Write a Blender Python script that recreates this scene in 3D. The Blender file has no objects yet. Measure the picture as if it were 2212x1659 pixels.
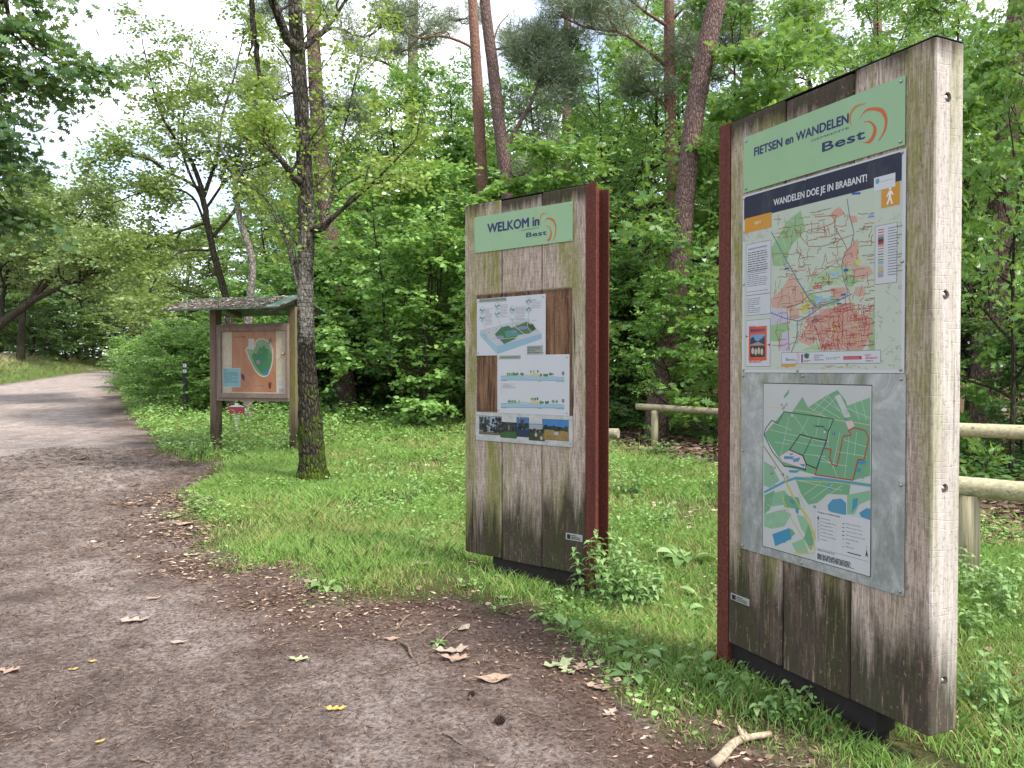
import bpy, math, random
import numpy as np
from mathutils import Vector, Matrix, noise as mnoise
from mathutils.geometry import tessellate_polygon
# ------------------------------------------------------------------ camera, sky, sun, exposure
scn = bpy.context.scene
F, CX, CY, HC = 1661.0, 1106.0, 829.5, 1.5
PITCH = math.atan((829.5-800)/F)
cam_d = bpy.data.cameras.new('camera'); cam = bpy.data.objects.new('camera', cam_d)
scn.collection.objects.link(cam); scn.camera = cam
cam.location = (0, 0, HC); cam.rotation_euler = (math.pi/2-PITCH, 0, 0)
cam_d.sensor_width = 36; cam_d.lens = 36*F/2212; cam_d.clip_start = .05; cam_d.clip_end = 2000
SUN_EL, SUN_AZ = math.radians(52), math.atan2(.78, -.62)     # azimuth from +Y towards +X
sun_dir = Vector((math.sin(SUN_AZ)*math.cos(SUN_EL), math.cos(SUN_AZ)*math.cos(SUN_EL), math.sin(SUN_EL)))
world = bpy.data.worlds.new('World'); scn.world = world; world.use_nodes = True
nt = world.node_tree; nt.nodes.clear()
wo = nt.nodes.new('ShaderNodeOutputWorld'); bg = nt.nodes.new('ShaderNodeBackground')
sky = nt.nodes.new('ShaderNodeTexSky'); sky.sky_type = 'NISHITA'; sky.sun_disc = False
sky.sun_elevation = SUN_EL; sky.sun_rotation = SUN_AZ
tc = nt.nodes.new('ShaderNodeTexCoord'); mp = nt.nodes.new('ShaderNodeMapping')
mp.inputs['Scale'].default_value = (1, 1, 2.2)
ns = nt.nodes.new('ShaderNodeTexNoise'); ns.inputs['Scale'].default_value = 3.2; ns.inputs['Detail'].default_value = 6
ns.inputs['Roughness'].default_value = .55
rp = nt.nodes.new('ShaderNodeValToRGB'); rp.color_ramp.elements[0].position = .40; rp.color_ramp.elements[1].position = .60
rp.color_ramp.elements[0].color = (.22, .22, .22, 1); rp.color_ramp.elements[1].color = (1, 1, 1, 1)
mx = nt.nodes.new('ShaderNodeMix'); mx.data_type = 'RGBA'
mx.inputs['B'].default_value = (7.6, 7.7, 8.1, 1)      # sunlit cloud
bg.inputs['Strength'].default_value = .12
L = nt.links.new
L(tc.outputs['Generated'], mp.inputs['Vector']); L(mp.outputs['Vector'], ns.inputs['Vector'])
L(ns.outputs['Fac'], rp.inputs['Fac']); L(rp.outputs['Color'], mx.inputs['Factor'])
L(sky.outputs['Color'], mx.inputs['A']); L(mx.outputs['Result'], bg.inputs['Color']); L(bg.outputs['Background'], wo.inputs['Surface'])
sd = bpy.data.lights.new('sun', 'SUN'); sd.energy = 2.6; sd.angle = math.radians(9); sd.color = (1, .95, .87)
so = bpy.data.objects.new('sun', sd); scn.collection.objects.link(so)
so.rotation_euler = sun_dir.to_track_quat('Z', 'Y').to_euler(); so.location = (6, -8, 14)
scn.view_settings.view_transform = 'Standard'; scn.view_settings.look = 'None'
scn.view_settings.exposure = 1.3; scn.view_settings.gamma = 1
scn.render.engine = 'CYCLES'
cy = scn.cycles
cy.max_bounces = 6; cy.diffuse_bounces = 3; cy.glossy_bounces = 2; cy.transmission_bounces = 3; cy.transparent_max_bounces = 4

# ------------------------------------------------------------------ helpers
R = np.random.default_rng(7); random.seed(7)
COL = scn.collection
def lin(c):
    if isinstance(c, str):
        c = tuple(int(c[i:i+2], 16)/255 for i in (0, 2, 4))
    return tuple(((x+.055)/1.055)**2.4 if x > .04045 else x/12.92 for x in c)
def ray(px, py):
    cp, sp = math.cos(PITCH), math.sin(PITCH); a, b = (px-CX)/F, (CY-py)/F
    return Vector((a, cp+b*sp, -sp+b*cp))
def PY(px, py, Y):                      # the world point seen at (px,py) at distance Y
    r = ray(px, py); return Vector((0, 0, HC))+r*(Y/r.y)
def sst(a, b, x):
    t = np.clip((np.asarray(x, float)-a)/(b-a), 0, 1); return t*t*(3-2*t)
def height(x, y):
    x = np.asarray(x, float); y = np.asarray(y, float)
    t = np.maximum(y-6, 0); z = .028*t*t/(t+1.2)
    z = np.minimum(z, 1.45+0*z)*1.0
    xl = np.interp(y, [0, 10, 20.5, 32, 41, 50, 58, 90], [-10, -13, -18.2, -23.4, -26.2, -29, -30.5, -39])
    z = z + .95*sst(0, 6, xl-x)*sst(10, 34, y)
    z = z + .012*np.sin(x*1.7+y*.6)+.010*np.sin(x*.8-y*1.9+1)+.05*sst(12, 30, y)*np.sin(x*.5+.3*y)
    return z
def ground(px, py):                     # where the line of sight first meets the ground
    r = ray(px, py); lo = .5; step = .25
    f = lambda Y: HC+r.z*Y/r.y-float(height(r.x*Y/r.y, Y))
    while f(lo+step) > 0 and lo < 90: lo += step
    hi = lo+step
    for _ in range(20):
        m = (lo+hi)/2
        if f(m) > 0: lo = m
        else: hi = m
    return Vector((r.x*lo/r.y, lo, float(height(r.x*lo/r.y, lo))))
def at_ground(x, y): return Vector((x, y, float(height(x, y))))
def props(o, label=None, cat=None, group=None, kind=None):
    if label: o['label'] = label
    if cat: o['category'] = cat
    if group: o['group'] = group
    if kind: o['kind'] = kind
    return o
def thing(name, loc=(0, 0, 0), rz=0, label=None, cat=None, group=None):
    o = bpy.data.objects.new(name, None); COL.objects.link(o); o.location = loc; o.rotation_euler = (0, 0, rz)
    o.empty_display_size = .2
    return props(o, label, cat, group)
def copy_tree(o, parent=None):
    c = o.copy(); COL.objects.link(c); c.parent = parent
    for ch in list(o.children): copy_tree(ch, c)
    return c
def mk(name, V, Q=None, mat=None, parent=None, v=None, col=None, smooth=False, T=None, N=None):
    """one mesh from arrays: Q quads, T triangles, N faces of any constant size"""
    me = bpy.data.meshes.new(name); V = np.asarray(V, np.float32).reshape(-1, 3)
    fs = [np.asarray(a, np.int32) for a in (Q, T, N) if a is not None and len(a)]
    loops = np.concatenate([a.ravel() for a in fs]); sizes = np.concatenate([np.full(len(a), a.shape[1], np.int32) for a in fs])
    starts = np.concatenate([[0], np.cumsum(sizes)[:-1]]).astype(np.int32)
    me.vertices.add(len(V)); me.vertices.foreach_set('co', V.ravel())
    me.loops.add(len(loops)); me.loops.foreach_set('vertex_index', loops)
    me.polygons.add(len(sizes)); me.polygons.foreach_set('loop_start', starts); me.polygons.foreach_set('loop_total', sizes)
    if smooth: me.polygons.foreach_set('use_smooth', np.ones(len(sizes), bool))
    me.update(calc_edges=True)
    if v is not None:
        a = me.attributes.new('v', 'FLOAT', 'FACE' if len(v) == len(sizes) else 'POINT'); a.data.foreach_set('value', np.asarray(v, np.float32))
    if col is not None:
        c = np.ones((len(sizes), 4), np.float32); c[:, :3] = col
        a = me.attributes.new('col', 'FLOAT_COLOR', 'FACE'); a.data.foreach_set('color', c.ravel())
    if mat: me.materials.append(mat)
    o = bpy.data.objects.new(name, me); COL.objects.link(o)
    if parent: o.parent = parent
    return o
class MB:
    """collects simple solids for one part"""
    def __init__(s): s.V = []; s.F = []; s.n = 0
    def add(s, vs, fs):
        s.V += [tuple(v) for v in vs]; s.F += [tuple(i+s.n for i in f) for f in fs]; s.n = len(s.V); return s
    def box(s, x0, x1, y0, y1, z0, z1, ch=0):
        if ch <= 0:
            vs = [(x, y, z) for z in (z0, z1) for y in (y0, y1) for x in (x0, x1)]
            return s.add(vs, [(0, 2, 3, 1), (4, 5, 7, 6), (0, 1, 5, 4), (2, 6, 7, 3), (0, 4, 6, 2), (1, 3, 7, 5)])
        out = [(x0+ch, y0), (x1-ch, y0), (x1, y0+ch), (x1, y1-ch), (x1-ch, y1), (x0+ch, y1), (x0, y1-ch), (x0, y0+ch)]
        cx, cy_ = (x0+x1)/2, (y0+y1)/2
        inn = [(x+(ch*(1 if x < cx else -1)), y+(ch*(1 if y < cy_ else -1))) for x, y in out]
        vs = [(x, y, z0) for x, y in inn]+[(x, y, z0+ch) for x, y in out]+[(x, y, z1-ch) for x, y in out]+[(x, y, z1) for x, y in inn]
        fs = [tuple(range(7, -1, -1)), tuple(range(24, 32))]
        for k in range(3):
            for i in range(8): j = (i+1) % 8; fs.append((k*8+i, k*8+j, k*8+8+j, k*8+8+i))
        return s.add(vs, fs)
    def cyl(s, p0, p1, r0, r1=None, n=12, cap=True, bulge=0):
        r1 = r0 if r1 is None else r1; p0 = Vector(p0); p1 = Vector(p1); d = (p1-p0).normalized()
        a = d.orthogonal().normalized(); b = d.cross(a); vs = []
        rings = [(p0, r0), (p1, r1)] if not bulge else [(p0, r0*.94), (p0+d*bulge, r0), (p1-d*bulge, r1), (p1, r1*.94)]
        for p, r in rings:
            for i in range(n): t = 2*math.pi*i/n; vs.append(p+(a*math.cos(t)+b*math.sin(t))*r)
        fs = [(k*n+i, k*n+(i+1) % n, k*n+n+(i+1) % n, k*n+n+i) for k in range(len(rings)-1) for i in range(n)]
        if cap: fs += [tuple(range(n-1, -1, -1)), tuple(range(len(rings)*n-n, len(rings)*n))]
        return s.add(vs, fs)
    def dome(s, c, d, r, h, n=10, m=4):
        c = Vector(c); d = Vector(d).normalized(); a = d.orthogonal().normalized(); b = d.cross(a); vs = []
        for k in range(m):
            f = k/m*math.pi/2
            for i in range(n): t = 2*math.pi*i/n; vs.append(c+(a*math.cos(t)+b*math.sin(t))*r*math.cos(f)+d*h*math.sin(f))
        vs.append(c+d*h); fs = [(k*n+i, k*n+(i+1) % n, k*n+n+(i+1) % n, k*n+n+i) for k in range(m-1) for i in range(n)]
        fs += [((m-1)*n+i, (m-1)*n+(i+1) % n, m*n) for i in range(n)]+[tuple(range(n-1, -1, -1))]
        return s.add(vs, fs)
    def build(s, name, mat, parent=None, smooth=False):
        me = bpy.data.meshes.new(name); me.from_pydata(s.V, [], s.F); me.update()
        if smooth: me.polygons.foreach_set('use_smooth', [True]*len(me.polygons))
        if mat: me.materials.append(mat)
        o = bpy.data.objects.new(name, me); COL.objects.link(o)
        if parent: o.parent = parent
        return o

# ------------------------------------------------------------------ material helper
class NT:
    def __init__(s, name, rough=.7, spec=.3, metal=0):
        s.m = bpy.data.materials.new(name); s.m.use_nodes = True; s.t = s.m.node_tree
        s.b = s.t.nodes['Principled BSDF']; s.b.inputs['Roughness'].default_value = rough
        s.b.inputs['Specular IOR Level'].default_value = spec; s.b.inputs['Metallic'].default_value = metal
        s.out = s.t.nodes['Material Output']
    def n(s, typ, **kw):
        nd = s.t.nodes.new('ShaderNode'+typ)
        for k, val in kw.items():
            if k.startswith('_'): setattr(nd, k[1:], val)
            else: s.put(nd.inputs[k.replace('__', ' ')], val)
        return nd
    def put(s, inp, val):
        if hasattr(val, 'is_output') or isinstance(val, bpy.types.NodeSocket): s.t.links.new(val, inp)
        elif isinstance(val, (tuple, list)) and inp.type == 'RGBA' and len(val) == 3: inp.default_value = (*val, 1)
        else: inp.default_value = val
    def obj(s): 
        if not hasattr(s, '_tc'): s._tc = s.n('TexCoord')
        return s._tc.outputs['Object']
    def gen(s): s.obj(); return s._tc.outputs['Generated']
    def map(s, scale=(1, 1, 1), loc=(0, 0, 0), src=None):
        return s.n('Mapping', Vector=src or s.obj(), Scale=scale, Location=loc).outputs[0]
    def noise(s, vec, scale=5, detail=4, rough=.55, dist=0):
        return s.n('TexNoise', Vector=vec, Scale=scale, Detail=detail, Roughness=rough, Distortion=dist).outputs['Fac']
    def vor(s, vec, scale=5, feat='F1'):
        return s.n('TexVoronoi', _feature=feat, Vector=vec, Scale=scale).outputs['Distance']
    def ramp(s, fac, stops):
        r = s.n('ValToRGB', Fac=fac); e = r.color_ramp.elements
        while len(e) < len(stops): e.new(.5)
        for el, (p, c) in zip(e, stops):
            el.position = p; el.color = (*c, 1) if isinstance(c, tuple) else (c, c, c, 1)
        return r.outputs['Color']
    def mix(s, fac, a, b, mode='MIX'):
        m = s.n('Mix', _data_type='RGBA', _blend_type=mode)
        s.put(m.inputs['Factor'], fac); s.put(m.inputs['A'], a); s.put(m.inputs['B'], b); return m.outputs['Result']
    def math(s, op, a, b=0.0, clamp=False):
        m = s.n('Math', _operation=op, _use_clamp=clamp); s.put(m.inputs[0], a); s.put(m.inputs[1], b); return m.outputs[0]
    def xyz(s, vec=None):
        return s.n('SeparateXYZ', Vector=vec or s.obj()).outputs
    def attr(s, name, out='Fac'): return s.n('Attribute', _attribute_name=name).outputs[out]
    def bump(s, h, strength=.5, dist=.01, prev=None):
        b = s.n('Bump', Height=h, Strength=strength, Distance=dist)
        if prev is not None: s.put(b.inputs['Normal'], prev)
        s.put(s.b.inputs['Normal'], b.outputs[0]); return b.outputs[0]
    def color(s, c): s.put(s.b.inputs['Base Color'], c); return s
    def rough(s, c): s.put(s.b.inputs['Roughness'], c); return s

def smoothbox(nt, x, lo, hi, e):      # 1 inside lo..hi
    a = nt.n('MapRange', _clamp=True, Value=x, From__Min=lo-e, From__Max=lo+e).outputs[0]
    b = nt.n('MapRange', _clamp=True, Value=x, From__Min=hi-e, From__Max=hi+e).outputs[0]
    return nt.math('SUBTRACT', a, b, True)

# ---- weathered oak
def wood_mat(name, base=((.33, .255, .20), (.53, .445, .375)), algae=.85, dirt=1.05, H=2.72, patches=(), seed=0., saw=1., brown=0., pale_end=None):
    t = NT(name, .85, .15)
    info = t.n('ObjectInfo').outputs['Random']
    off = t.n('CombineXYZ', X=t.math('MULTIPLY', info, 31.7), Y=t.math('MULTIPLY', info, 17.3), Z=t.math('MULTIPLY', info, 5.1)).outputs[0]
    vec = t.n('VectorMath', _operation='ADD'); t.put(vec.inputs[0], t.obj()); t.put(vec.inputs[1], off); vec = vec.outputs[0]
    o = t.xyz(); z = o['Z']
    grain = t.noise(t.map((44, 44, 2.6), (seed, 0, 0), vec), 1, 8, .72, .8)
    fine = t.noise(t.map((170, 170, 11), (seed, 3, 0), vec), 1, 5, .7)
    broad = t.noise(t.map((5, 5, .7), (seed, 0, 7), vec), 1, 4, .6)
    c = t.ramp(t.math('ADD', t.math('MULTIPLY', grain, .6), t.math('MULTIPLY', broad, .4)), [(.33, base[0]), (.62, base[1])])
    c = t.mix(t.ramp(fine, [(.44, .0), (.60, .7)]), c, (.12, .088, .066))
    # horizontal saw kerfs
    wob = t.noise(t.map((2, 2, 3), (0, 0, seed), vec), 1, 2)
    zz = t.math('ADD', z, t.math('MULTIPLY', wob, .09))
    w = t.n('TexWave', _wave_type='BANDS', _bands_direction='Z', _wave_profile='SAW', Vector=t.n('CombineXYZ', X=0., Y=0., Z=zz).outputs[0], Scale=13., Distortion=.0).outputs['Fac']
    kerf = t.math('MULTIPLY', t.ramp(w, [(.0, 1.), (.09, 0.), (.93, 0.), (1, 1.)]), t.ramp(t.noise(t.map((9, 9, 26), (4, 2, 1), vec), 1, 3), [(.44, 0.), (.62, saw)]))
    c = t.mix(t.math('MULTIPLY', kerf, .55), c, (.62, .57, .52))
    if pale_end: c = t.mix(t.n('MapRange', _clamp=True, Value=o['X'], From__Min=pale_end-.012, From__Max=pale_end-.001, To__Max=.5).outputs[0], c, t.ramp(grain, [(.35, (.47, .44, .42)), (.6, (.61, .58, .56))]))  # free end face mixed paler than the other faces
    # brown fresh patches (where an older board hung)
    pmask = 0.
    for (x0, x1, z0, z1) in patches:
        xw = t.math('ADD', o['X'], t.math('MULTIPLY', t.math('SUBTRACT', grain, .5), .03))
        zw = t.math('ADD', z, t.math('MULTIPLY', t.math('SUBTRACT', fine, .5), .05))
        m = t.math('MULTIPLY', smoothbox(t, xw, x0, x1, .006), smoothbox(t, zw, z0, z1, .008))
        front = t.n('MapRange', _clamp=True, Value=o['Y'], From__Min=.03, From__Max=.01).outputs[0]
        m = t.math('MULTIPLY', m, front)
        pc = t.ramp(t.noise(t.map((30, 30, 2.2), (9, 0, 0), vec), 1, 6, .7), [(.36, (.035, .020, .014)), (.47, (.13, .07, .04)), (.66, (.25, .145, .08))])
        c = t.mix(m, c, pc); pmask = m
        inner = t.math('MULTIPLY', smoothbox(t, xw, x0+.012, x1-.012, .012), smoothbox(t, zw, z0+.012, z1-.016, .02))
        c = t.mix(t.math('MULTIPLY', t.math('SUBTRACT', m, inner, True), .8), c, (.05, .028, .02))
    # green algae in vertical runs
    gr = t.n('Attribute', _attribute_type='OBJECT', _attribute_name='grime').outputs['Fac']
    al = t.n('Attribute', _attribute_type='OBJECT', _attribute_name='algae').outputs['Fac']
    a1 = t.noise(t.map((7, 7, .55), (seed+2, 0, 1), vec), 1, 5, .6, .4)
    a2 = t.noise(t.map((30, 30, 6), (0, 2, 0), vec), 1, 4, .7)
    am = t.math('MULTIPLY', t.ramp(t.math('ADD', a1, al), [(.47, 0.), (.60, 1.)]), t.ramp(a2, [(.3, .25), (.6, 1.)]))
    pv = t.n('MapRange', _clamp=True, Value=t.math('FRACT', t.math('MULTIPLY', info, 7.31)), To__Min=.55, To__Max=1.25).outputs[0]
    c = t.mix(t.math('MULTIPLY', t.math('MULTIPLY', am, pv), t.math('MULTIPLY', t.math('SUBTRACT', 1., pmask), algae), True), c, (.16, .175, .022))
    # dark grime: foot and top of the wood
    g1 = t.math('ADD', t.math('MULTIPLY', t.noise(t.map((13, 13, 1.1), (1, 6, seed), vec), 1, 7, .72, .5), .6), t.math('MULTIPLY', t.noise(t.map((3.2, 3.2, .8), (1, 9, seed), vec), 1, 3, .6), .4))
    foot = t.n('MapRange', _clamp=True, Value=z, From__Min=1.05, From__Max=.12).outputs[0]
    top = t.n('MapRange', _clamp=True, Value=z, From__Min=H-.22, From__Max=H).outputs[0]
    gm = t.ramp(t.math('ADD', t.math('ADD', t.math('MULTIPLY', g1, .75), gr), t.math('MULTIPLY', t.math('MAXIMUM', foot, t.math('MULTIPLY', top, .8)), .40)), [(.50, 0.), (.63, 1.)])
    c = t.mix(t.math('MULTIPLY', gm, .88*dirt, True), c, t.ramp(t.noise(t.map((8, 8, 2), (3, 3, 3), vec), 1, 5, .7), [(.42, (.030, .032, .014)), (.56, (.036, .025, .019)), (.68, (.10, .07, .05))]))
    c = t.mix(t.math('MULTIPLY', t.math('MULTIPLY', foot, t.ramp(t.noise(t.map((60, 60, 4), (7, 7, 7), vec), 1, 5, .7), [(.58, 0.), (.66, 1.)])), .6), c, (.34, .26, .17))
    if brown: c = t.mix(brown, c, (.14, .08, .055))
    pit = t.noise(t.map((70, 70, 45), (2, 8, 1), vec), 1, 5, .75)
    c = t.mix(t.ramp(pit, [(.34, .5), (.47, 0.)]), c, (.07, .054, .038))
    c = t.mix(t.ramp(pit, [(.60, 0.), (.70, .35)]), c, (.60, .52, .44))
    # drying cracks
    ck = t.noise(t.map((55, 55, .8), (5, 5, 2), vec), 1, 3, .5, 1.2)
    cm = t.ramp(ck, [(.70, 0.), (.74, 1.)])
    c = t.mix(cm, c, (.03, .022, .018))
    t.color(c)
    h = t.math('SUBTRACT', t.math('ADD', grain, t.math('MULTIPLY', fine, .5)), t.math('ADD', t.math('MULTIPLY', kerf, .45), t.math('MULTIPLY', cm, 1.5)))
    t.bump(h, .7, .004)
    return t.m
def steel_mat(name='corten'):
    t = NT(name, .78, .25)
    a = t.noise(t.obj(), 60, 6, .75); b = t.noise(t.map((9, 9, 1.5)), 1, 5, .6)
    c = t.ramp(a, [(.32, (.050, .013, .010)), (.5, (.100, .026, .018)), (.70, (.21, .062, .032))])
    c = t.mix(t.math('MULTIPLY', b, .5), c, (.08, .022, .017))
    st = t.noise(t.map((40, 40, .8), (2, 2, 0)), 1, 4, .6); c = t.mix(t.ramp(st, [(.52, 0.), (.68, .6)]), c, (.045, .014, .012)); t.color(c); t.bump(a, .4, .002); return t.m
def pole_mat(name, c0, c1, ax=0):
    t = NT(name, .7, .25); sc = [60, 60, 60]; sc[ax] = 2.5; n = t.noise(t.map(tuple(sc)), 1, 6, .65, .4); b = t.noise(t.obj(), 3.5, 5, .7)
    c = t.ramp(n, [(.32, c0), (.66, c1)]); c = t.mix(t.ramp(b, [(.5, 0.), (.7, .55)]), c, (.16, .17, .07)); ck = t.noise(t.map(tuple(x*.6 for x in sc), (3, 3, 3)), 1, 2, .5, .8)
    c = t.mix(t.ramp(ck, [(.66, 0.), (.70, .85)]), c, (.06, .045, .03)); kn = t.vor(t.map((1, 1, 1), (.3, .1, .7)), 7.5); c = t.mix(t.ramp(kn, [(.09, .75), (.17, 0.)]), c, (.11, .075, .04)); t.color(c); t.bump(n, .4, .003); return t.m
def plain(name, c, rough=.6, spec=.3, metal=0, var=.12, scale=20, bump=0):
    t = NT(name, rough, spec, metal); n = t.noise(t.obj(), scale, 5, .65)
    d = tuple(x*(1-var*2) for x in c); e = tuple(min(1, x*(1+var)) for x in c)
    t.color(t.ramp(n, [(.3, d), (.7, e)]))
    if bump: t.bump(n, bump, .004)
    return t.m
def print_mat(name, rough=.38, dirtc=(.25, .27, .18), amount=.22):
    t = NT(name, rough, .3); c = t.mix(1., t.attr('col', 'Color'), (.56, .56, .56), 'MULTIPLY')
    n = t.noise(t.map((5, 5, 2.)), 1, 6, .7); sp = t.noise(t.obj(), 120, 3, .6)
    c = t.mix(t.math('MULTIPLY', t.ramp(n, [(.48, 0.), (.75, 1.)]), amount), c, dirtc)
    c = t.mix(t.ramp(sp, [(.74, 0.), (.78, .35)]), c, (.12, .11, .08))
    t.color(c); return t.m
def leaf_mat(name, stops, trans=(.30, .42, .06), tf=.42, rough=.40, spec=.5, sat=.88, br=1.22):
    stops = [(p, tuple(min(.8, (sum(c)/3*(1-sat)*1.15+x*sat)*br*k) for x, k in zip(c, (1.08, 1, .95)))) for p, c in stops]
    t = NT(name, rough, spec); v = t.attr('v')
    c = t.ramp(v, stops); t.color(c)
    tr = t.n('BsdfTranslucent'); t.put(tr.inputs['Color'], t.mix(.6, c, trans))
    ms = t.n('MixShader', Fac=tf); t.put(ms.inputs[1], t.b.outputs[0]); t.put(ms.inputs[2], tr.outputs[0])
    t.put(t.out.inputs['Surface'], ms.outputs[0]); return t.m
def bark_mat(name, c0, c1, sc=(22, 22, 5), moss=0., mossh=2.0, pale=None, bump=1., dist=.02, crack=.28):
    t = NT(name, .9, .12); o = t.xyz()
    d = t.n('VectorMath', _operation='ADD'); t.put(d.inputs[0], t.map(sc))
    nz = t.n('TexNoise', Vector=t.obj(), Scale=3., Detail=4.).outputs['Color']
    sc2 = t.n('VectorMath', _operation='SCALE'); t.put(sc2.inputs[0], nz); sc2.inputs['Scale'].default_value = 1.6; t.put(d.inputs[1], sc2.outputs[0])
    v = t.vor(d.outputs[0], 1, 'DISTANCE_TO_EDGE'); n = t.noise(t.map(tuple(x*1.8 for x in sc)), 1, 6, .7)
    c = t.ramp(n, [(.3, c0), (.7, c1)])
    c = t.mix(t.ramp(v, [(.0, .85), (.16, 0.)]), c, tuple(x*crack for x in c0))
    if pale is not None:      # smooth pale birch bark above the rough foot
        pn = t.noise(t.map((6, 6, 2.5)), 1, 5, .7)
        up = t.n('MapRange', _clamp=True, Value=o['Z'], From__Min=.5, From__Max=2.2, To__Min=-.28, To__Max=.12).outputs[0]
        pm = t.ramp(t.math('ADD', pn, up), [(.53, 0.), (.62, 1.)])
        band = t.ramp(t.noise(t.map((5, 5, 60)), 1, 4, .7), [(.38, tuple(x*.25 for x in pale)), (.52, pale)])
        hi = t.n('MapRange', _clamp=True, Value=o['Z'], From__Min=2.2, From__Max=3.6, To__Min=1., To__Max=.25).outputs[0]
        c = t.mix(t.math('MULTIPLY', pm, hi), c, band)
    if moss:
        mn = t.noise(t.map((4, 4, 3)), 1, 5, .7)
        side = t.n('MapRange', _clamp=True, Value=t.n('NewGeometry').outputs['Normal'], From__Min=-1., From__Max=1.).outputs[0]
        hz = t.n('MapRange', _clamp=True, Value=o['Z'], From__Min=0., From__Max=mossh, To__Min=.14, To__Max=-.10).outputs[0]
        mm = t.ramp(t.math('ADD', mn, hz), [(.50, 0.), (.62, moss)])
        c = t.mix(mm, c, t.ramp(t.noise(t.obj(), 70, 3), [(.35, (.035, .055, .008)), (.7, (.10, .145, .018))]))
    t.color(c)
    h = t.math('ADD', t.math('MULTIPLY', t.ramp(v, [(0., 0.), (.3, 1.)]), 1.), t.math('MULTIPLY', n, .6))
    t.bump(h, bump, dist); return t.m
# ------------------------------------------------------------------ ground, path
EDGE_PX = [(180, 797), (268, 800), (262, 815), (255, 840), (252, 870), (270, 905), (315, 945), (350, 985), (400, 1001), (450, 1006), (440, 1016), (405, 1030),
           (395, 1060), (385, 1100), (378, 1150), (400, 1195), (470, 1220), (560, 1245), (640, 1285), (740, 1310), (860, 1315), (960, 1300), (1060, 1330),
           (1130, 1330), (1180, 1375), (1240, 1430), (1330, 1500), (1420, 1550), (1520, 1600), (1620, 1650), (1720, 1720), (1800, 1800)]
_e = [ground(*p) for p in EDGE_PX[1:]]
EDGE = np.array([(-28.6, 58)]+[(p.x, p.y) for p in _e if p.y < 52]+[(1.25, 1.2), (2.5, -6)])
LEFT = np.array([(-30.5, 58), (-29, 50), (-26.2, 41), (-23.4, 32), (-18.2, 20.5), (-13, 10), (-10, 0), (-10, -6)])
POLY = np.vstack([EDGE, LEFT[::-1]])
def inside(x, y, poly=POLY):
    x = np.asarray(x, float); y = np.asarray(y, float); c = np.zeros(x.shape, bool); n = len(poly)
    for i in range(n):
        x0, y0 = poly[i]; x1, y1 = poly[(i+1) % n]
        k = ((y0 > y) != (y1 > y)); xi = (x1-x0)*(y-y0)/(y1-y0+1e-12)+x0; c ^= k & (x < xi)
    return c
def segdist(x, y, line):
    d = np.full(np.shape(x), 1e9)
    for (x0, y0), (x1, y1) in zip(line[:-1], line[1:]):
        dx, dy = x1-x0, y1-y0; t = np.clip(((x-x0)*dx+(y-y0)*dy)/(dx*dx+dy*dy+1e-9), 0, 1)
        d = np.minimum(d, np.hypot(x-x0-t*dx, y-y0-t*dy))
    return d
def vnoise(x, y, s, seed=0):          # cheap smooth noise, vectorised
    x = np.asarray(x)/s+seed*13.7; y = np.asarray(y)/s+seed*7.3
    xi = np.floor(x).astype(int); yi = np.floor(y).astype(int); fx = x-xi; fy = y-yi; fx = fx*fx*(3-2*fx); fy = fy*fy*(3-2*fy)
    def h(a, b):
        n = (a*374761393+b*668265263) & 0x7fffffff; n = ((n ^ (n >> 13))*1274126177) & 0x7fffffff; return ((n ^ (n >> 16)) & 0xffff)/65535
    return (h(xi, yi)*(1-fx)+h(xi+1, yi)*fx)*(1-fy)+(h(xi, yi+1)*(1-fx)+h(xi+1, yi+1)*fx)*fy
def sdist(x, y):                      # >0 in the dirt, <0 on the green side
    d = np.minimum(segdist(x, y, EDGE), segdist(x, y, LEFT)); s = np.where(inside(x, y), d, -d)
    return s+.35*(vnoise(x, y, .45, 1)-.5)+.25*(vnoise(x, y, .15, 2)-.5)
MARGIN = np.array([(-58, 112), (-28, 66), (-21.5, 50), (-15, 38), (-9.5, 21), (-4, 20.5), (-.2, 17.6), (1.9, 14.2), (2.6, 12.5), (3.3, 10.6), (4.5, 8.3), (5.4, 6.9), (7, 4), (9, -6)])  # edge of the wood
WOOD = np.vstack([MARGIN, [(200, -6), (200, 300), (-58, 300)]])
def wood_in(x, y):                    # metres into the wood (>0 inside)
    d = segdist(x, y, MARGIN); return np.where(inside(x, y, WOOD), d, -d)

xs = np.unique(np.concatenate([np.linspace(-160, -30, 27), np.arange(-30, -8, .5), np.arange(-8, 7, .07), np.arange(7, 20, .5), np.linspace(20, 160, 27)]))
ys = np.unique(np.concatenate([np.linspace(-60, -3, 12), np.arange(-3, 1.4, .4), np.arange(1.4, 14, .07), np.arange(14, 30, .3), np.arange(30, 70, .8), np.linspace(70, 260, 24)]))
GX, GY = np.meshgrid(xs, ys); GZ = height(GX, GY)+np.where((GY < 16), .016*(vnoise(GX, GY, .35, 3)-.5)+.008*(vnoise(GX, GY, .12, 4)-.5), 0)
SD = sdist(GX, GY); WD = wood_in(GX, GY)
nx = len(xs); idx = np.arange(GX.size).reshape(GX.shape)
Qs = np.stack([idx[:-1, :-1], idx[:-1, 1:], idx[1:, 1:], idx[1:, :-1]], -1).reshape(-1, 4)
V = np.stack([GX, GY, GZ], -1).reshape(-1, 3); sdv = SD.ravel(); isd = sdv[Qs].mean(1) > 0
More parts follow.
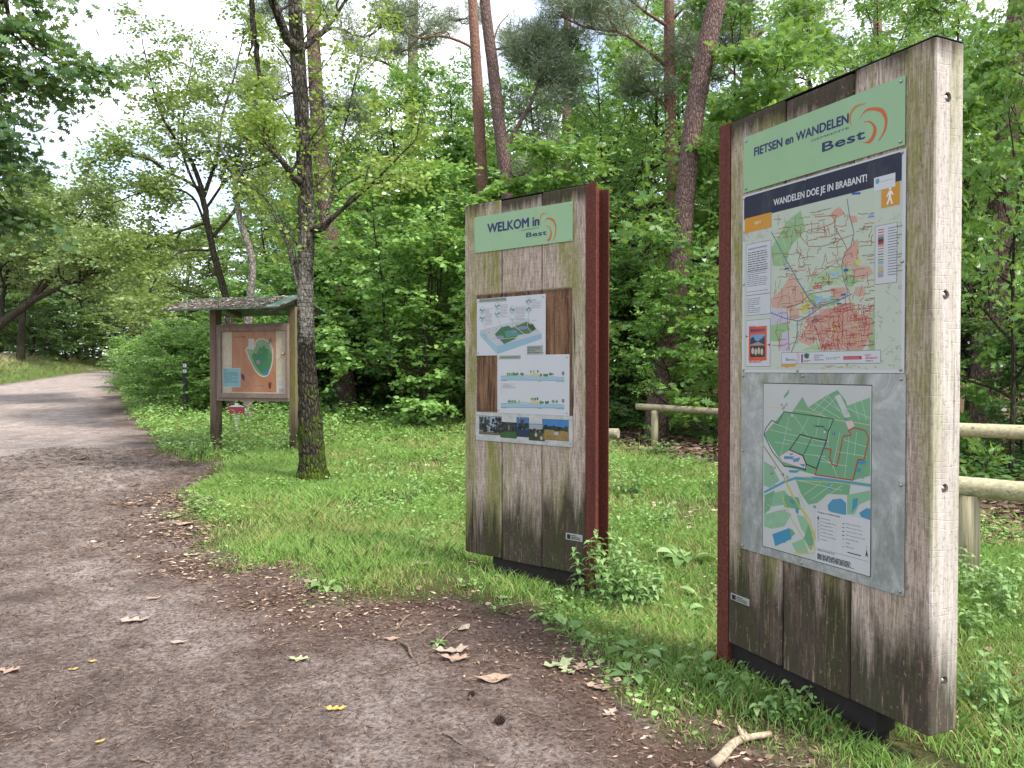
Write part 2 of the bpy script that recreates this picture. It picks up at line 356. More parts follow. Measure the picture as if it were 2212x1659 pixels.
# v: <0 green side .. >0 dirt ; wood floor > 2
vv = np.clip(sdv, -1, 1)
def compact(V, Q, extra):
    u, inv = np.unique(Q, return_inverse=True); return V[u], inv.reshape(Q.shape), [e[u] for e in extra]
def ground_mat():
    t = NT('ground', .95, .1); s = t.attr('v'); w = t.attr('w'); o = t.obj(); P = t.xyz()
    big = t.noise(o, .55, 5, .6, .4); mid = t.noise(t.map((1, 1, 1), (3, 1, 0)), 3.2, 6, .7); fine = t.noise(o, 38, 6, .78); needle = t.noise(t.map((1, 1, 1), (8, 3, 0)), 120, 3, .7, 2.5)
    c = t.ramp(t.math('ADD', t.math('MULTIPLY', big, .55), t.math('MULTIPLY', mid, .45)), [(.40, (.112, .087, .077)), (.50, (.212, .17, .152)), (.60, (.38, .32, .295))])
    far = t.n('MapRange', _clamp=True, Value=P['Y'], From__Min=5., From__Max=12.).outputs[0]     # sandier further along the path
    fl = t.math('MULTIPLY', far, t.n('MapRange', _clamp=True, Value=s, From__Min=.1, From__Max=.9).outputs[0])
    c = t.mix(t.math('MULTIPLY', fl, .75), c, t.ramp(mid, [(.35, (.31, .255, .225)), (.65, (.55, .475, .43))]))
    c = t.mix(t.ramp(fine, [(.40, .75), (.56, 0.)]), c, (.048, .032, .026))
    c = t.mix(t.ramp(needle, [(.58, 0.), (.68, .45)]), c, (.30, .21, .17))
    lit = t.ramp(mid, [(.35, (.085, .045, .030)), (.65, (.19, .115, .082))])       # litter band at the edge
    lb = t.math('SUBTRACT', t.n('MapRange', _clamp=True, Value=s, From__Min=-.35, From__Max=.0).outputs[0], t.n('MapRange', _clamp=True, Value=s, From__Min=.15, From__Max=.8).outputs[0], True)
    c = t.mix(t.math('MULTIPLY', lb, t.n('MapRange', _clamp=True, Value=P['Y'], From__Min=5., From__Max=9., To__Min=.7, To__Max=.25).outputs[0]), c, t.mix(t.ramp(fine, [(.42, .6), (.6, 0.)]), lit, (.05, .025, .018)))
    g = t.n('MapRange', _clamp=True, Value=t.math('ADD', s, t.math('MULTIPLY', t.math('SUBTRACT', mid, .5), .8)), From__Min=-.02, From__Max=-.30).outputs[0]
    c = t.mix(g, c, t.ramp(mid, [(.35, (.045, .060, .018)), (.7, (.12, .13, .045))]))
    wf = t.n('MapRange', _clamp=True, Value=t.math('ADD', w, t.math('MULTIPLY', t.math('SUBTRACT', mid, .5), 2.)), From__Min=-1.3, From__Max=-.4).outputs[0]
    c = t.mix(wf, c, t.mix(t.ramp(fine, [(.42, .8), (.6, 0.)]), (.17, .095, .065), (.035, .022, .015)))
    c = t.mix(t.math('MULTIPLY', g, t.ramp(fine, [(.42, .8), (.58, 0.)])), c, (.03, .028, .012)); c = t.mix(t.math('MULTIPLY', g, t.ramp(needle, [(.50, 0.), (.62, .7)])), c, (.22, .19, .09)); t.color(c); t.bump(t.math('ADD', fine, t.math('MULTIPLY', needle, .4)), .8, .02); return t.m
GM = ground_mat()
for nm, mask in (('ground', ~isd), ('path', isd)):
    v2, q2, (sa, wa) = compact(V, Qs[mask], [vv, np.clip(WD.ravel(), -3, 3)])
    o = mk(nm, v2, q2, GM, smooth=True, v=sa); a = o.data.attributes.new('w', 'FLOAT', 'POINT'); a.data.foreach_set('value', wa.astype(np.float32)); o['kind'] = 'structure'

# ------------------------------------------------------------------ leaf-shaped faces, in bulk
def shape_diamond(): return np.array([(0, 0), (.42, .5), (1, 0), (.42, -.5)])
def shape_six(): return np.array([(0, 0), (.28, .42), (.65, .40), (1, 0), (.65, -.40), (.28, -.42)])
def _mir(h): return np.array(h+[(u, -w) for u, w in h[-2:0:-1]])
def shape_oak(): return _mir([(0, 0), (.16, .10), (.24, .34), (.34, .12), (.46, .50), (.54, .14), (.68, .42), (.76, .12), (1, 0)])
def shape_lobe(): return _mir([(0, 0), (.28, .45), (.42, .16), (.62, .42), (.70, .14), (1, 0)])
def unit(a): return a/np.maximum(np.linalg.norm(a, axis=-1, keepdims=True), 1e-9)
def faces_from(P, D, Nn, size, shape, aspect=.5, fold=.12, curl=0.):
    D = unit(D); W = unit(np.cross(Nn, D)); Nn = np.cross(D, W); k = len(shape); u = shape[:, 0][None, :, None]; w = shape[:, 1][None, :, None]
    s = np.asarray(size).reshape(-1, 1, 1)
    V = P[:, None]+D[:, None]*u*s+W[:, None]*w*s*aspect*2+Nn[:, None]*s*(np.abs(w)*fold-curl*u*u)
    return V.reshape(-1, 3), np.arange(len(P)*k).reshape(-1, k)
def leaves_on(B, D, Ln, m, size, shape, rng, aspect=.3, flat=.6, droop=.15, spread=.9, var=.3):
    """m leaves alternating along each spray (B base, D direction, Ln length)"""
    K = len(B); D = unit(D); t = (np.arange(m)+.6)/m; t = t[None, :]+rng.uniform(-.3, .3, (K, m))/m
    up = np.array([0, 0, 1.]); S = unit(np.cross(D, up)+1e-3)
    side = np.where(np.arange(m) % 2 == 0, 1., -1.)[None, :, None]
    Dk = D[:, None]; Lk = np.asarray(Ln).reshape(-1, 1, 1); tt = t[..., None]
    P = B[:, None]+Dk*Lk*tt-up*Lk*droop*tt**2+rng.normal(0, .035, (K, m, 3))*Lk
    ld = Dk*.55+S[:, None]*side*spread+rng.normal(0, .35, (K, m, 3)); ld[..., 2] -= .15
    nn = up*flat+rng.normal(0, .42, (K, m, 3))+Dk*.15
    sz = size*rng.uniform(1-var, 1+var, K*m)*np.repeat(rng.uniform(.85, 1.15, K), m)
    base = np.repeat(rng.uniform(0, 1, K), m)
    v = np.clip(.55*base+.45*rng.uniform(0, 1, K*m), 0, 1)
    return (*faces_from(P.reshape(-1, 3), ld.reshape(-1, 3), nn.reshape(-1, 3), sz, shape, aspect), v)
# ------------------------------------------------------------------ the two sign pillars
STEEL = steel_mat(); DARK = plain('dark_steel', (.022, .018, .017), .8, .2, bump=.5)
GALV = plain('galvanised', (.42, .44, .43), .42, .5, .55, var=.15, scale=14); BOLT = plain('bolt_steel', (.35, .35, .36), .35, .5, .9)
PRINT = print_mat('print'); GREENP = None
class Frame:
    """a vertical board plane: origin, heading; converts picture measurements to metres on the board"""
    def __init__(s, org, th): s.o = Vector(org); s.th = th; s.x = Vector((math.cos(th), math.sin(th), 0)); s.y = Vector((-math.sin(th), math.cos(th), 0))
    def uv(s, px, py, off=0.006):
        r = ray(px, py); c = Vector((0, 0, HC)); p0 = s.o-s.y*off; t = (p0-c).dot(s.y)/r.dot(s.y); p = c+r*t-s.o
        return p.dot(s.x), p.z
class Print:
    """flat printed artwork: thin coloured shapes, each layer a hair above the one below"""
    def __init__(s, fr, conv, y0, off): s.f = fr; s.c = conv; s.y = y0; s.off = off; s.V = []; s.T = []; s.C = []; s.step = .00012
    def p(s, q): return s.f.uv(*s.c(*q), s.off)
    def raw(s, pts, col, layer):
        if isinstance(col, str): col = lin(col)
        n = len(s.V); y = s.y-layer*s.step; s.V += [(a, y, b) for a, b in pts]
        for tri in tessellate_polygon([[Vector((a, b, 0)) for a, b in pts]]): s.T.append([n+i for i in tri]); s.C.append(col)
    def poly(s, pts, col, layer=1): s.raw([s.p(q) for q in pts], col, layer)
    def quad(s, a, b, c, d, col, layer=1): s.poly([a, b, c, d], col, layer)
    def rect(s, a, c, col, layer=1):                 # upright rectangle from two opposite corners
        (x0, z0), (x1, z1) = s.p(a), s.p(c); s.rrect(x0, z0, x1, z1, col, layer)
    def rrect(s, x0, z0, x1, z1, col, layer=1): s.raw([(x0, z0), (x1, z0), (x1, z1), (x0, z1)], col, layer)
    def line(s, pts, w, col, layer=2, closed=False, local=False):
        q = [Vector(p if local else s.p(p)) for p in pts]
        if closed: q.append(q[0])
        for k, (a, b) in enumerate(zip(q[:-1], q[1:])):
            d = b-a
            if d.length < 1e-5: continue
            e = d.normalized()*w*.35; m = Vector((-d.y, d.x)).normalized()*w/2
            s.raw([tuple(a-e+m), tuple(a-e-m), tuple(b+e-m), tuple(b+e+m)], col, layer+(k % 2)*.35)
    def ell(s, c, rx, rz, col, layer=2, n=20, local=True, a0=0, a1=2*math.pi):
        s.raw([(c[0]+rx*math.cos(a0+(a1-a0)*i/n), c[1]+rz*math.sin(a0+(a1-a0)*i/n)) for i in range(n)], col, layer)
    def arc(s, pts_out, pts_in, col, layer): s.poly(pts_out+pts_in[::-1], col, layer)
    def text(s, txt, xl, xr, z, h, col, layer=3, bold=.0, shear=0.):
        """lettering from xl to xr on the baseline z with cap height h (metres on the board)"""
        if isinstance(col, str): col = lin(col)
        cu = bpy.data.curves.new('t', 'FONT'); cu.body = txt; cu.size = 1; cu.resolution_u = 3; cu.shear = shear
        ob = bpy.data.objects.new('t', cu); COL.objects.link(ob); me = bpy.data.meshes.new_from_object(ob)
        V = np.array([v.co[:2] for v in me.vertices]); lo, hi = V.min(0), V.max(0)
        sx = (xr-xl)/(hi[0]-lo[0]); sz = h/.70; n = len(s.V); y = s.y-layer*s.step
        for k, (ex, ez) in enumerate([(0, 0)] if not bold else [(0, 0), (1, 0), (-1, 0), (0, .8), (0, -.8)]):      # heavier strokes: the letter repeated a hair to each side
            n = len(s.V); ex *= bold*abs(h)*1.5; ez *= bold*abs(h)*1.5; s.V += [(xl+(a-lo[0])*sx+ex, y-k*.00002, z+b*sz+ez) for a, b in V]
            for f in me.polygons:
                vs = list(f.vertices)
                for i in range(1, len(vs)-1): s.T.append([n+vs[0], n+vs[i], n+vs[i+1]]); s.C.append(col)
        bpy.data.objects.remove(ob); bpy.data.curves.remove(cu); bpy.data.meshes.remove(me)
    def ptext(s, txt, a, b, h, col, layer=3, bold=0., shear=0.):   # a,b: baseline ends in picture measure, h in picture px near b
        (x0, z0), (x1, z1) = s.p(a), s.p(b); _, z2 = s.p((b[0], b[1]-h)); s.text(txt, x0, x1, (z0+z1)/2, abs(z2-z1), col, layer, bold, shear)
    def lines(s, a, c, n, w, col, layer=3, seed=1, gap=()):        # small body text
        rg = random.Random(seed); (x0, z0), (x1, z1) = s.p(a), s.p(c)
        for i in range(n):
            if i in gap: continue
            z = z0+(z1-z0)*(i+.5)/n; x = x0; e = x1-(x1-x0)*(.45 if rg.random() < .18 else rg.uniform(0, .12))
            while x < e:
                l = min(rg.uniform(.008, .03), e-x); s.rrect(x, z-w/2, x+l, z+w/2, col, layer); x += l+.0035
    def build(s, name, mat, parent): return mk(name, s.V, T=s.T, mat=mat, parent=parent, col=np.array(s.C))

def sheet(fr, conv, corners, th, mat, name, parent, off, rect=True):
    """a rectangular sheet mounted flat on the wood; returns its edges in board metres"""
    q = [fr.uv(*conv(*c), off) for c in corners]                     # TL TR BR BL
    x0 = (q[0][0]+q[3][0])/2; x1 = (q[1][0]+q[2][0])/2; z1 = (q[0][1]+q[1][1])/2; z0 = (q[2][1]+q[3][1])/2
    o = MB().box(x0, x1, -off, -off+th, z0, z1, .0006).build(name, mat, parent); return o, (x0, x1, z0, z1)
def screws(board, pts, y, r=.007):
    for x, z in pts: MB().dome((x, y, z), (0, -1, 0), r, r*.7, 10, 3).build('screw', BOLT, board, True)
def logo(pr, pts3, col1, col2, layer=2):
    for k, (o, i) in enumerate(pts3): pr.arc(o, i, col1 if k else col2, layer+.3*k)
def spline(pts, n=5):
    P = [np.array(p, float) for p in pts]; P = [2*P[0]-P[1]]+P+[2*P[-1]-P[-2]]; out = []
    for i in range(1, len(P)-2):
        for k in range(n):
            t = k/n; a, b, c, d = P[i-1:i+3]
            out.append(tuple(.5*((2*b)+(-a+c)*t+(2*a-5*b+4*c-d)*t*t+(-a+3*b-3*c+d)*t**3)))
    out.append(tuple(P[-2])); return out
def logo_arcs():                          # in the picture measure of the large sign (zoom 1)
    A = (spline([(708, 368), (672, 380), (646, 408), (639, 440), (645, 470)]), spline([(708, 364), (665, 374), (638, 404), (632, 440), (645, 474)]))
    B = (spline([(673, 448), (700, 410), (735, 398), (775, 408), (795, 442), (790, 490), (766, 538)]), spline([(676, 442), (702, 400), (738, 384), (785, 390), (807, 432), (800, 490), (768, 540)]))
    Cc = (spline([(698, 455), (722, 452), (742, 475), (738, 510), (715, 540), (690, 545)]), spline([(698, 451), (728, 447), (756, 475), (752, 515), (725, 550), (676, 540)]))
    return [A, B, Cc]

def pillar(name, th, org, W, steel_right, seams, mats, label):
    t = thing(name, org, th, label, 'information sign'); g = .0035; H0, H1, D = .135, 2.72, .158
    xs_ = [0]+seams+[W]
    for i in range(len(xs_)-1):
        dz = [.004, -.003, .002][i % 3]
        o = MB().box(xs_[i]+(g if i else 0), xs_[i+1]-(g if i < len(xs_)-2 else 0), [0, .004, .001][i % 3], D, H0+dz, H1+dz, .006).build('plank', mats, t)
        o['_i'] = i; o['grime'] = ([-.10, -.01, .02] if steel_right else [-.02, .06, -.09])[i % 3]; o['algae'] = ([.0, .02, .0] if steel_right else [.05, .0, -.03])[i % 3]
    MB().box(.03, W-.03, .03, D-.02, H0+.03, H1-.03).build('backing', DARK, t)
    MB().box(.002, W-.002, .004, D-.002, H1+.0045, H1+.008).build('cap', DARK, t)
    s = 1 if steel_right else -1; x0 = W if steel_right else 0; m = MB(); e = x0+s*.008; f = x0+s*.082
    def bx(a, b, y0, y1): m.box(min(a, b), max(a, b), y0, y1, -.12, H1-.012 if y0 > .1 else H1+.006, .001)
    bx(x0+s*.001, f, -.002, .008); bx(x0+s*.001, f, D-.008, D+.002); bx(x0+s*.001, x0+s*.009, .0085, D-.0085)
    m.build('steel_channel', STEEL, t)
    a, b = (.25, W) if steel_right else (0, W-.25)
    MB().box(a, b-.0 if steel_right else b, .025, D-.02, .035, H0-.004, .003).build('plinth_beam', DARK, t)
    xf = .28 if steel_right else W-.38
    MB().box(xf, xf+.11, .035, D-.03, -.1, .0345, .003).build('foot', DARK, t)
    return t
thR = math.atan2(-.9054, .4246); thL = math.atan2(-.6301, .7765)
WR, ZR = 1.10, 2.83
CR = Vector((.5473*ZR, ZR, 0)); LRp = CR+Vector((-.4246, .9054, 0))*WR
FR = Frame(LRp, thR)
ZL, WL = 5.08, 1.08
CL = Vector((.0957*ZL, ZL, 0)); LLp = CL+Vector((-.7765, .6301, 0))*WL
FL = Frame(LLp, thL)
z1 = lambda x, y: (1538.1+x/2.1328, 51.85+y/2.1328)
z2 = lambda x, y: (1538.1+x/1.9195, 777.7+y/1.9195)
z3 = lambda x, y: (967.8+x/2.667, 371.6+y/2.667)
z4 = lambda x, y: (1140/1.1573+x/(1244/300*1.1573), 730/1.1573+y/(1244/300*1.1573))
z5 = lambda x, y: (1840/1.1573+x/(1555/450*1.1573), 480/1.1573+y/(1555/450*1.1573))
seamR = [FR.uv(*z2(288, 1250), 0)[0], FR.uv(*z2(567, 1380), 0)[0]]
seamL = [FL.uv(*z3(307, 560), 0)[0], FL.uv(*z3(539, 560), 0)[0]]
print('SEAMS', seamR, seamL)
# ---- right pillar
woodR = wood_mat('weathered_oak', seed=3., pale_end=WR)
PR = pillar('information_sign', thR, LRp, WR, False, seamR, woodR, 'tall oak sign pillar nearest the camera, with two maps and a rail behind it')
# bolt pockets bored into its narrow free end
end = [c for c in PR.children if c.get('_i') == 2][0]
bolts = [(2048, 210), (2043, 637), (2041, 1056), (2040, 1472)]; cut = MB(); bz = []
for px, py in bolts:
    r = ray(px, py); c = Vector((0, 0, HC)); n = FR.x; p = c+r*((CR-c).dot(n)/r.dot(n))-LRp; bz.append((p.dot(FR.y), p.z))
for y, z in bz: cut.cyl((WR-.03, y, z), (WR+.02, y, z), .0190, n=20)
co = cut.build('cut', None); co.location = PR.location; co.rotation_euler = PR.rotation_euler
bm_ = end.modifiers.new('b', 'BOOLEAN'); bm_.object = co; bm_.operation = 'DIFFERENCE'; bm_.solver = 'EXACT'
dg = bpy.context.evaluated_depsgraph_get(); dg.update()
nm = bpy.data.meshes.new_from_object(end.evaluated_get(dg)); end.modifiers.clear(); end.data = nm; nm.name = 'plank'
bpy.data.objects.remove(co)
for y, z in bz: MB().cyl((WR-.029, y, z), (WR-.016, y, z), .0135, n=16).dome((WR-.0155, y, z), (1, 0, 0), .0130, .012, 14, 5).build('bolt', BOLT, end, True)
for c in PR.children:
    if '_i' in c: del c['_i']
NAVY, ORG, GRN = '1b2a6b', 'd8582a', '9fcf9f'
# green sign
gp = print_mat('green_panel_paint', .3, (.30, .36, .22), .35)
def flat_mat(name, c, rough=.35, amount=.25):
    t = NT(name, rough, .4); n = t.noise(t.map((4, 4, 2)), 1, 6, .75); sp = t.noise(t.obj(), 90, 3)
    c2 = t.mix(t.math('MULTIPLY', t.ramp(n, [(.45, 0.), (.75, 1.)]), amount), c, tuple(x*.6 for x in c))
    c2 = t.mix(t.ramp(sp, [(.76, 0.), (.8, .4)]), c2, (.1, .12, .05)); t.color(c2); return t.m
GREEN = flat_mat('pale_green_panel', tuple(x*.57 for x in lin('a6cf9e'))); WHITE = flat_mat('white_panel', tuple(x*.57 for x in lin('dfe2e6')), .35, .12)
def zinc():
    t = NT('zinc_panel', .5, .4, .15); n = t.noise(t.map((4, 4, 4), (2, 0, 1)), 1, 7, .75, 1.2); g = t.noise(t.map((26, 26, 12)), 1, 5, .8); z = t.xyz()['Z']
    c = t.ramp(n, [(.3, (.17, .18, .175)), (.5, (.28, .30, .29)), (.7, (.44, .46, .44))])
    low = t.n('MapRange', _clamp=True, Value=z, From__Min=1.22, From__Max=.95, To__Min=.0, To__Max=.55).outputs[0]
    c = t.mix(t.math('MULTIPLY', t.math('MULTIPLY', low, t.ramp(g, [(.4, 0.), (.6, 1.)])), 1.), c, (.13, .15, .12))
    topm = t.n('MapRange', _clamp=True, Value=z, From__Min=1.30, From__Max=1.47).outputs[0]
    c = t.mix(t.math('MULTIPLY', topm, t.ramp(t.noise(t.map((9, 9, 3), (7, 1, 1)), 1, 6, .8), [(.45, 0.), (.62, .75)])), c, (.13, .14, .06))
    t.color(c); return t.m
bd, (x0, x1, za, zb) = sheet(FR, z1, [(147, 523), (889, 238), (889, 557), (143, 780)], .003, GREEN, 'green_sign', PR, .006)
pr = Print(FR, z1, -.0063, .0065)
pr.ptext('FIETSEN en WANDELEN', (195, 606), (628, 458), 44, NAVY, 2, .035)
pr.ptext('GEMEENTE', (456, 543), (632, 482), 10, NAVY, 2)
for k in range(0): pass
pr.ptext('Best', (508, 588), (704, 527), 44, '1b2f66', 3, .03)
logo(pr, logo_arcs(), lin('e06a2c'), lin('d98a3a'))
pr.build('lettering', PRINT, bd); screws(bd, [(x0+.018, zb-.018), (x1-.018, zb-.018), (x0+.018, za+.018), (x1-.018, za+.018)], -.0065)
# walking map
bm, (mx0, mx1, mz0, mz1) = sheet(FR, z1, [(143, 790), (889, 577), (889, 1617), (136, 1600)], .003, WHITE, 'map_panel', PR, .006)
pr = Print(FR, z1, -.0063, .0065); L0 = 1
ix0, ix1, iz0, iz1 = mx0+.012, mx1-.014, mz0+.014, mz1-.012
def lz(px, py): return pr.p((px, py))
hz = (lz(148, 903)[1]+lz(875, 722)[1])/2
pr.rrect(ix0, iz0, ix1, hz, 'd3ddcc', 1)
rg = random.Random(5)
# fields, woods and towns
pr.c = z5
lx, lzb = pr.p((298, 1380)); rx, rzt = pr.p((1200, 100))
pr.rrect(lx, lzb, rx, hz-.0, 'cfdcc8', 1.5)
for q in [[(305, 480), (400, 330), (440, 250), (560, 160), (600, 330), (520, 420), (470, 470), (430, 640), (330, 640), (310, 560)],
          [(620, 830), (660, 740), (740, 700), (900, 640), (1010, 620), (1020, 720), (900, 800), (780, 800), (700, 850), (610, 860)],
          [(820, 990), (900, 950), (880, 900), (760, 920), (600, 860), (620, 950), (700, 1000)], [(560, 1370), (640, 1330), (760, 1310), (760, 1370)],
          [(1140, 1370), (1150, 1250), (1170, 1100), (1200, 900), (1200, 1370)], [(300, 1290), (300, 1110), (420, 1100), (470, 1190), (400, 1220), (400, 1290)],
          [(960, 820), (930, 740), (1000, 720), (1060, 760), (1000, 820)], [(1020, 420), (1060, 420), (1060, 640), (1010, 640)]]:
    pr.poly(q, rg.choice(['a9cf9a', 'b4d6a6', '9cc890']), 2)
for q in [[(300, 930), (400, 830), (480, 700), (510, 740), (640, 900), (560, 960), (500, 1000), (420, 1010), (310, 1000)],
          [(930, 520), (1050, 400), (1060, 560), (1010, 640), (940, 640)], [(1000, 640), (1150, 640), (1190, 700), (1100, 760), (1010, 740)],
          [(820, 1000), (930, 960), (1020, 960), (1040, 1060), (1170, 1040), (1180, 1220), (1090, 1370), (740, 1360), (700, 1240), (640, 1130), (740, 1010)],
          [(540, 1290), (590, 1190), (650, 1150), (700, 1260), (640, 1330)], [(590, 1100), (690, 1060), (720, 1120), (620, 1160)], [(450, 1000), (540, 1000), (550, 1090), (470, 1110)],
          [(850, 150), (900, 130), (940, 190), (860, 230), (800, 210)], [(960, 200), (1040, 210), (1050, 260), (1000, 270)], [(1030, 820), (1110, 820), (1120, 900), (1030, 900)], [(820, 830), (950, 820), (940, 910), (860, 920), (820, 880)]]:
    pr.poly(q, rg.choice(['d9b3a0', 'dcab98', 'd2a793']), 2.4)
for q in [[(300, 1030), (370, 1000), (450, 1040), (450, 1130), (300, 1150)], [(370, 1370), (400, 1240), (460, 1190), (470, 1370)]]: pr.poly(q, 'cfc8dc', 2.6)
for q in [[(540, 990), (620, 960), (640, 1010), (580, 1060)], [(560, 830), (600, 860), (650, 1000), (630, 1010)], [(820, 1170), (860, 1150), (850, 1230), (820, 1220)], [(1030, 590), (1080, 580), (1080, 620), (1040, 630)]]: pr.poly(q, 'd6d873', 2.7)
for q in [[(680, 930), (740, 890), (760, 960), (700, 980)], [(770, 930), (820, 890), (850, 900), (790, 950)], [(800, 710), (880, 690), (900, 710), (840, 740)], [(620, 840), (660, 830), (650, 860)], [(1140, 190), (1190, 180), (1190, 220), (1150, 230)], [(590, 1060), (640, 1010), (650, 1040)]]: pr.poly(q, '9cc6e4', 2.9)
def wander(a, b, n, j, rgx): 
    return [(a[0]+(b[0]-a[0])*i/n+(rgx.uniform(-j, j) if 0 < i < n else 0), a[1]+(b[1]-a[1])*i/n+(rgx.uniform(-j, j) if 0 < i < n else 0)) for i in range(n+1)]
for k in range(110):                                       # pale lanes
    a = (rg.uniform(300, 1190), rg.uniform(170, 1360)); b = (a[0]+rg.uniform(-160, 160), a[1]+rg.uniform(-130, 130)); b = (min(1195, max(300, b[0])), min(1370, max(150, b[1])))
    pr.line(wander(a, b, 4, 12, rg), .0012, 'f2f0e6' if k % 3 else 'b9b3a0', 3.1)
for k in range(360):                                       # marked walking routes
    a = (rg.uniform(310, 1180), rg.uniform(170, 1350)); horiz = rg.random() < .5; ln = rg.uniform(35, 130)
    if rg.random() < .30: a = (rg.uniform(560, 1180), rg.uniform(950, 1350))
    b = (a[0]+(ln if horiz else rg.uniform(-30, 30)), a[1]+(-.12*ln if horiz else ln)); b = (min(1195, max(300, b[0])), min(1370, max(150, b[1])))
    town = a[1] > 940 and a[0] > 560
    pr.line(wander(a, b, 5, 9, rg), .0024, 'b8323a' if town or rg.random() < .3 else rg.choice(['9a7030', '8f5f2c', 'a85a2e']), 3.8)
for l, w, c in [([(305, 345), (350, 430), (430, 580), (520, 740), (600, 880), (640, 940), (690, 990)], .0045, '6a7f9c'), ([(295, 1040), (420, 1090), (540, 1115), (640, 1060), (740, 985), (900, 930), (1000, 880)], .005, '6d83ab'),
                ([(530, 1110), (530, 1200), (520, 1280), (480, 1380)], .005, '7385a6'), ([(960, 60), (980, 200), (1020, 350), (990, 480), (940, 530), (910, 640), (930, 760), (960, 840), (960, 900)], .004, '7d8790'),
                ([(460, 1370), (440, 1000), (560, 960), (640, 880), (820, 850)], .003, '8a4a50'), ([(690, 1010), (640, 930), (540, 770)], .003, '88a0b8'), ([(1050, 1370), (1050, 1040), (960, 900)], .003, 'd8b45a'), ([(870, 1110), (900, 1280), (1180, 1270)], .003, 'd8b45a'),
                ([(560, 300), (560, 390), (630, 470), (740, 470), (850, 440), (920, 400), (1010, 370)], .0026, 'a05a3a'), ([(860, 240), (850, 300), (930, 430), (960, 500)], .003, 'a8653a'), ([(670, 740), (960, 540)], .0022, 'a08060'), ([(770, 530), (790, 620), (900, 570)], .0022, '9a7050'), ([(620, 330), (730, 310), (840, 270), (870, 200), (680, 215)], .003, 'c0503a')]:
    pr.line(l, w, c, 4.4)
for a, b in [((930, 665), (972, 685)), ((905, 880), (950, 893)), ((870, 960), (910, 970)), ((420, 655), (458, 668)), ((1000, 5), (1075, 20))]: pr.quad(a, (b[0], a[1]-4), b, (a[0], b[1]+4), '2f5fa8', 5)
pr.quad((664, 815), (735, 805), (735, 830), (666, 838), 'cc2433', 5.2); pr.poly([(695, 815), (712, 812), (704, 790)], 'cc2433', 5.25)
pr.ptext('U STAAT HIER', (670, 833), (731, 825), 11, 'ffffff', 6)
for txt, x, y in [('Best', 485, 850), ('Son', 1012, 690), ('Breugel', 1160, 618), ('Eindhoven', 1060, 1140), ('St. Oedenrode', 706, 165), ('Nederwetten', 1090, 555), ('Nuenen', 1150, 860), ('Veldhoven', 610, 1270), ('Oirschot', 820, 375), ('Liempde', 710, 252)]:
    pr.ptext(txt, (x, y), (x+len(txt)*9, y-len(txt)*1.1), 13, '4a4a48', 6)
# pale surroundings
for k in range(80):
    s_ = rg.choice([0, 1, 1]); a = (rg.uniform(1215, 1425), rg.uniform(130, 1500)) if s_ else (rg.uniform(60, 290), rg.uniform(330, 470)); b = (a[0]+rg.uniform(-60, 60), a[1]+rg.uniform(-70, 70))
    b = (min(1430, max(62, b[0])), b[1]); pr.line(wander(a, b, 5, 10, rg), .0014, rg.choice(['b79a8e', 'a8a29a', 'c09a86']), 3.2)
for k in range(22):
    a = (rg.uniform(310, 1400), rg.uniform(1490, 1520)); b = (a[0]+rg.uniform(-70, 70), a[1]+rg.uniform(-5, 14)); pr.line(wander(a, b, 5, 10, rg), .0018, rg.choice(['c08a6a', 'c79a5c', 'a8a29a']), 3.2)
pr.c = z1
# header bar
hx0, hz1 = lz(148, 800); hx1 = lz(875, 590)[0]; ht = (lz(875, 590)[1]+lz(148, 797)[1])/2
pr.rrect(hx0, hz, hx1, ht, '141c3c', 3)
pr.ptext('WANDELEN DOE JE IN BRABANT!', (285, 836), (714, 726), 34, 'eef0f2', 8, .018)
pr.rect((747, 710), (845, 748), 'e6ebee', 9); pr.ell(lz(763, 725), .009, .011, '57b4c4', 9.5); pr.ptext('routebureau', (778, 728), (838, 716), 7, '8a9aa0', 10)
pr.rect((151, 898), (274, 936), 'e2a024', 7); pr.ptext('BEST', (197, 924), (226, 918), 13, 'f7f2e6', 9, .01)
pr.rect((781, 745), (865, 830), 'e2a024', 7)
wx, wz = lz(821, 787)                                  # walking figure
K7 = .72; wz -= .006
pr.ell((wx, wz+.043*K7), .008*K7, .009*K7, 'ffffff', 9)
pr.raw([(wx+a*K7, wz+b*K7) for a, b in [(-.008, .030), (.008, .032), (.022, .008), (.016, .004), (.006, .016), (.006, -.004), (.018, -.042), (.009, -.043), (-.001, -.014), (-.014, -.042), (-.022, -.038), (-.008, -.004), (-.008, .014), (-.018, -.002), (-.023, .003)]], 'ffffff', 9)
# text box left
def box(a, c, fill='dde1e6', edge='6c7480', ly=7): pr.rect(a, c, edge, ly); (x0_, z0_), (x1_, z1_) = lz(*a), lz(*c); e = .0018; pr.rrect(x0_+e, min(z0_, z1_)+e, x1_-e, max(z0_, z1_)-e, fill, ly+.6)
box((158, 1018), (271, 1335)); pr.ptext('WANDELEN OP KNOOPPUNTEN', (167, 1041), (254, 1028), 8, '40444c', 9, .01)
pr.lines((166, 1052), (262, 1130), 9, .0042, '565a60', 9, 2); pr.lines((163, 1135), (258, 1228), 12, .003, '74787e', 9, 3, (9, 10)); pr.rrect(lz(158, 1244)[0]+.003, lz(158, 1254)[1], lz(270, 1250)[0]-.003, lz(158, 1252)[1]+.001, '6c7480', 9)
pr.lines((163, 1264), (225, 1330), 8, .003, '74787e', 9, 4)
